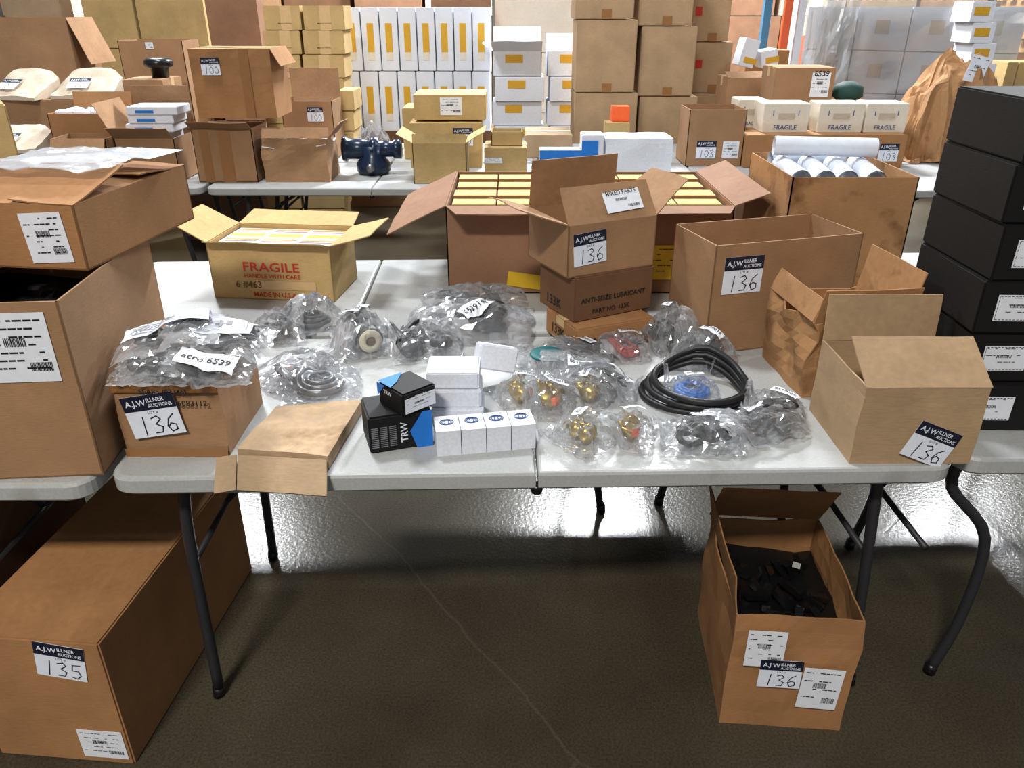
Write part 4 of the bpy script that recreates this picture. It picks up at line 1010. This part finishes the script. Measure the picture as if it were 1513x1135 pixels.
for k, (x0, x1, tl) in enumerate(((1090, 1112, 12), (1126, 1150, -10))):
    o = Carton('tilted_white_box', ('white box with a yellow label tilted beside the tan columns', 'white box with a yellow label tilted beside the rack post')[k], x0, x1, b.ztop + .06, h=.2 - .08 * k, d=.2, mat='white', Y=6.38, cat='box', tape=0, tilt=(0, tl))
    sheet('yellow_label', o.root, o.face('F', .03, .03), .1, .04, K['gold'])
# wrapped pallet of white boxes, far boxes and racking
Mp = Matrix.Translation((3.98, 8.0, 0)) @ Matrix.Rotation(R(-28), 4, 'Z')
for c in range(4):
    for k in range(4):
        mb = MB(); mb.box((-.9 + .46 * c, 0, .12 + .38 * k + .185), (.45, .5, .37))
        t = empty('wrapped_white_box', '%s wrapped white box from the rack post, %s layer above the pallet' % (ORDN[c], ORDN[k]), 'box', Mp, 'wrapped white boxes'); mb.build('body', K['white'], t)
        mb = MB(); mb.box((-.9 + .46 * c, -.252, .12 + .38 * k + .2), (.12, .004, .12)); mb.build('label', K['sack'], t)
mb = MB(); mb.box((-.2, 0, .06), (1.85, .5, .12)); o = mb.build('pallet', K['wood'], None, Mp); tag(o, 'wooden pallet under the wrapped white boxes', 'pallet')
mb = MB(); mb.panel((-1.0, -.275, .1), (1.9, 0, 0), (0, 0, 1.65), .002, 20, 20, lambda p: p + Vector((0, .02 * noise.noise(p * 5), .0))); o = mb.build('stretch_wrap', K['wrap'], None, Mp); tag(o, 'hazy stretch wrap hanging over the pallet of white boxes', 'plastic wrap')
mb = MB(); mb.panel((-1.12, -.34, .3), (.45, 0, 0), (0, 0, 1.5), .002, 16, 24, lambda p: p + Vector((.05 * noise.noise(Vector((p.x * 9, 1, p.z * 1.5))), .10 * noise.noise(Vector((p.x * 14, 0, p.z * 2))) - .06, 0))); o = mb.build('hanging_wrap', K['wrap'], None, Mp); tag(o, 'bunched grey stretch wrap hanging at the edge of the wrapped pallet', 'plastic wrap')
for k in range(11):
    o = Carton('flat_white_box', '%s flat white box from the floor in the thin stack' % ORD[k], 1432, 1466, .02 + .15 * k, h=.148, d=.3, mat='white', Y=6.7, cat='box', tape=0, group='thin stack of flat white boxes')
    sheet('yellow_label', o.root, o.face('F', .02, .05), .12, .06, K['gold'])
for k in range(4):
    o = Carton('tan_upright_box', '%s tan upright box counted from the thin white stack' % ORDN[k], 1470 + 16 * k, 1485 + 16 * k, .8, h=.42, d=.3, mat='yellowtan', Y=6.9, cat='box', tape=0, group='tan upright boxes')
    sheet('ochre_label', o.root, o.face('F', .03, .08), .05, .12, K['gold'])
o = Carton('brown_base_carton', 'brown carton under the tan upright boxes', 1469, 1540, 0, h=.79, d=.4, mat='dark', Y=6.9, tape=0)
for c, (x0, x1, Y, h, m) in enumerate(((134, 208, 7.0, 1.98, 'yellowtan'), (212, 310, 7.0, 1.98, 'yellowtan'), (314, 388, 6.7, 1.95, 'mauve'), (280, 330, 5.9, 1.36, 'mauve'), (333, 392, 5.9, 1.33, 'mauve'), (28, 110, 6.8, 1.75, 'grey'), (640, 726, 8.5, 1.75, 'mauve'), (732, 850, 8.8, 1.8, 'cream'), (1095, 1156, 7.2, 1.3, 'orange'))):
    zz = 0; n = 3
    for k in range(n):
        o = Carton('stacked_carton', ('pale tan carton at the far left in the background', 'pale tan carton beside the mauve cartons in the background', 'mauve brown carton in the background behind lot 100', 'torn mauve carton above the black cap', 'mauve carton with a yellow label in the background', 'grey carton with small labels at the far left', 'brown carton behind the white upright boxes', 'grey white carton in the far stack behind the white pile', 'orange brown carton beside the rack post')[c] + (', bottom of its stack', ', middle of its stack', ', top of its stack')[k], x0, x1, h / n * k, h=h / n - .004, d=.19, mat=m, Y=Y, tape=0, group='background carton stack %s' % 'abcdefghi'[c])
mb = MB(); t = empty('pallet_rack', 'pallet rack with a blue post, an orange beam and a white post', 'rack', Matrix.Translation((2.82, 9.5, 0)))
for x, m_, nm in ((0, 'rackblue', 'post'), (.23, 'rackorange', 'post'), (.38, 'rackwhite', 'post')):
    mb = MB(); mb.box((x, 0, 1.6), (.08, .08, 3.2)); mb.build(nm, K[m_], t)
for z in (1.1, 2.3):
    mb = MB(); mb.box((2.2, 0, z), (3.0, .08, .12)); mb.build('beam', K['rackorange'], t)
for k in range(5):
    t = empty('wooden_pallet', '%s wooden pallet up from the rack beam' % ORDN[k], 'pallet', Matrix.Translation((6.2, 9.6, 1.17 + .14 * k)), 'wooden pallets on the rack')
    for j in range(5):
        mb = MB(); mb.box((0, -.4 + .2 * j, .11), (1.1, .12, .02)); mb.build('board', K['wood'], t)
    for j in range(3):
        mb = MB(); mb.box((-.45 + .45 * j, 0, .05), (.1, .9, .1)); mb.build('stringer', K['wood'], t)
for k in range(4):
    o = Carton('orange_crate', ('lower orange crate beside the white rack post', 'lower orange crate away from the rack post', 'upper orange crate beside the white rack post', 'upper dark crate away from the rack post')[k], 1180 + 40 * (k % 2), 1216 + 40 * (k % 2), .02 + .65 * (k // 2), h=.64, d=.4, mat='orange', Y=10.2, cat='crate', tape=0, group='orange crates behind the rack')
    o.body.data.materials[0] = K['rackorange'] if k % 3 else K['dark']
rnd = random.Random(9)
for k in range(15):
    m_ = ('mauve', 'cream', 'grey', 'kraft', 'dark')[k % 5]
    for j in range(3):
        Carton('far_carton', ('mauve brown carton on the far pallets along the back', 'pale carton on the far pallets along the back', 'grey carton on the far pallets along the back', 'brown carton on the far pallets along the back', 'dark brown carton on the far pallets along the back')[k % 5] + (', bottom tier', ', middle tier', ', top tier')[j], 5 + 104 * k, 103 + 104 * k, .02 + .75 * j, h=.74, d=.8, mat=m_, Y=12.0 + .2 * rnd.random(), tape=0, group='far cartons along the back %s' % m_)
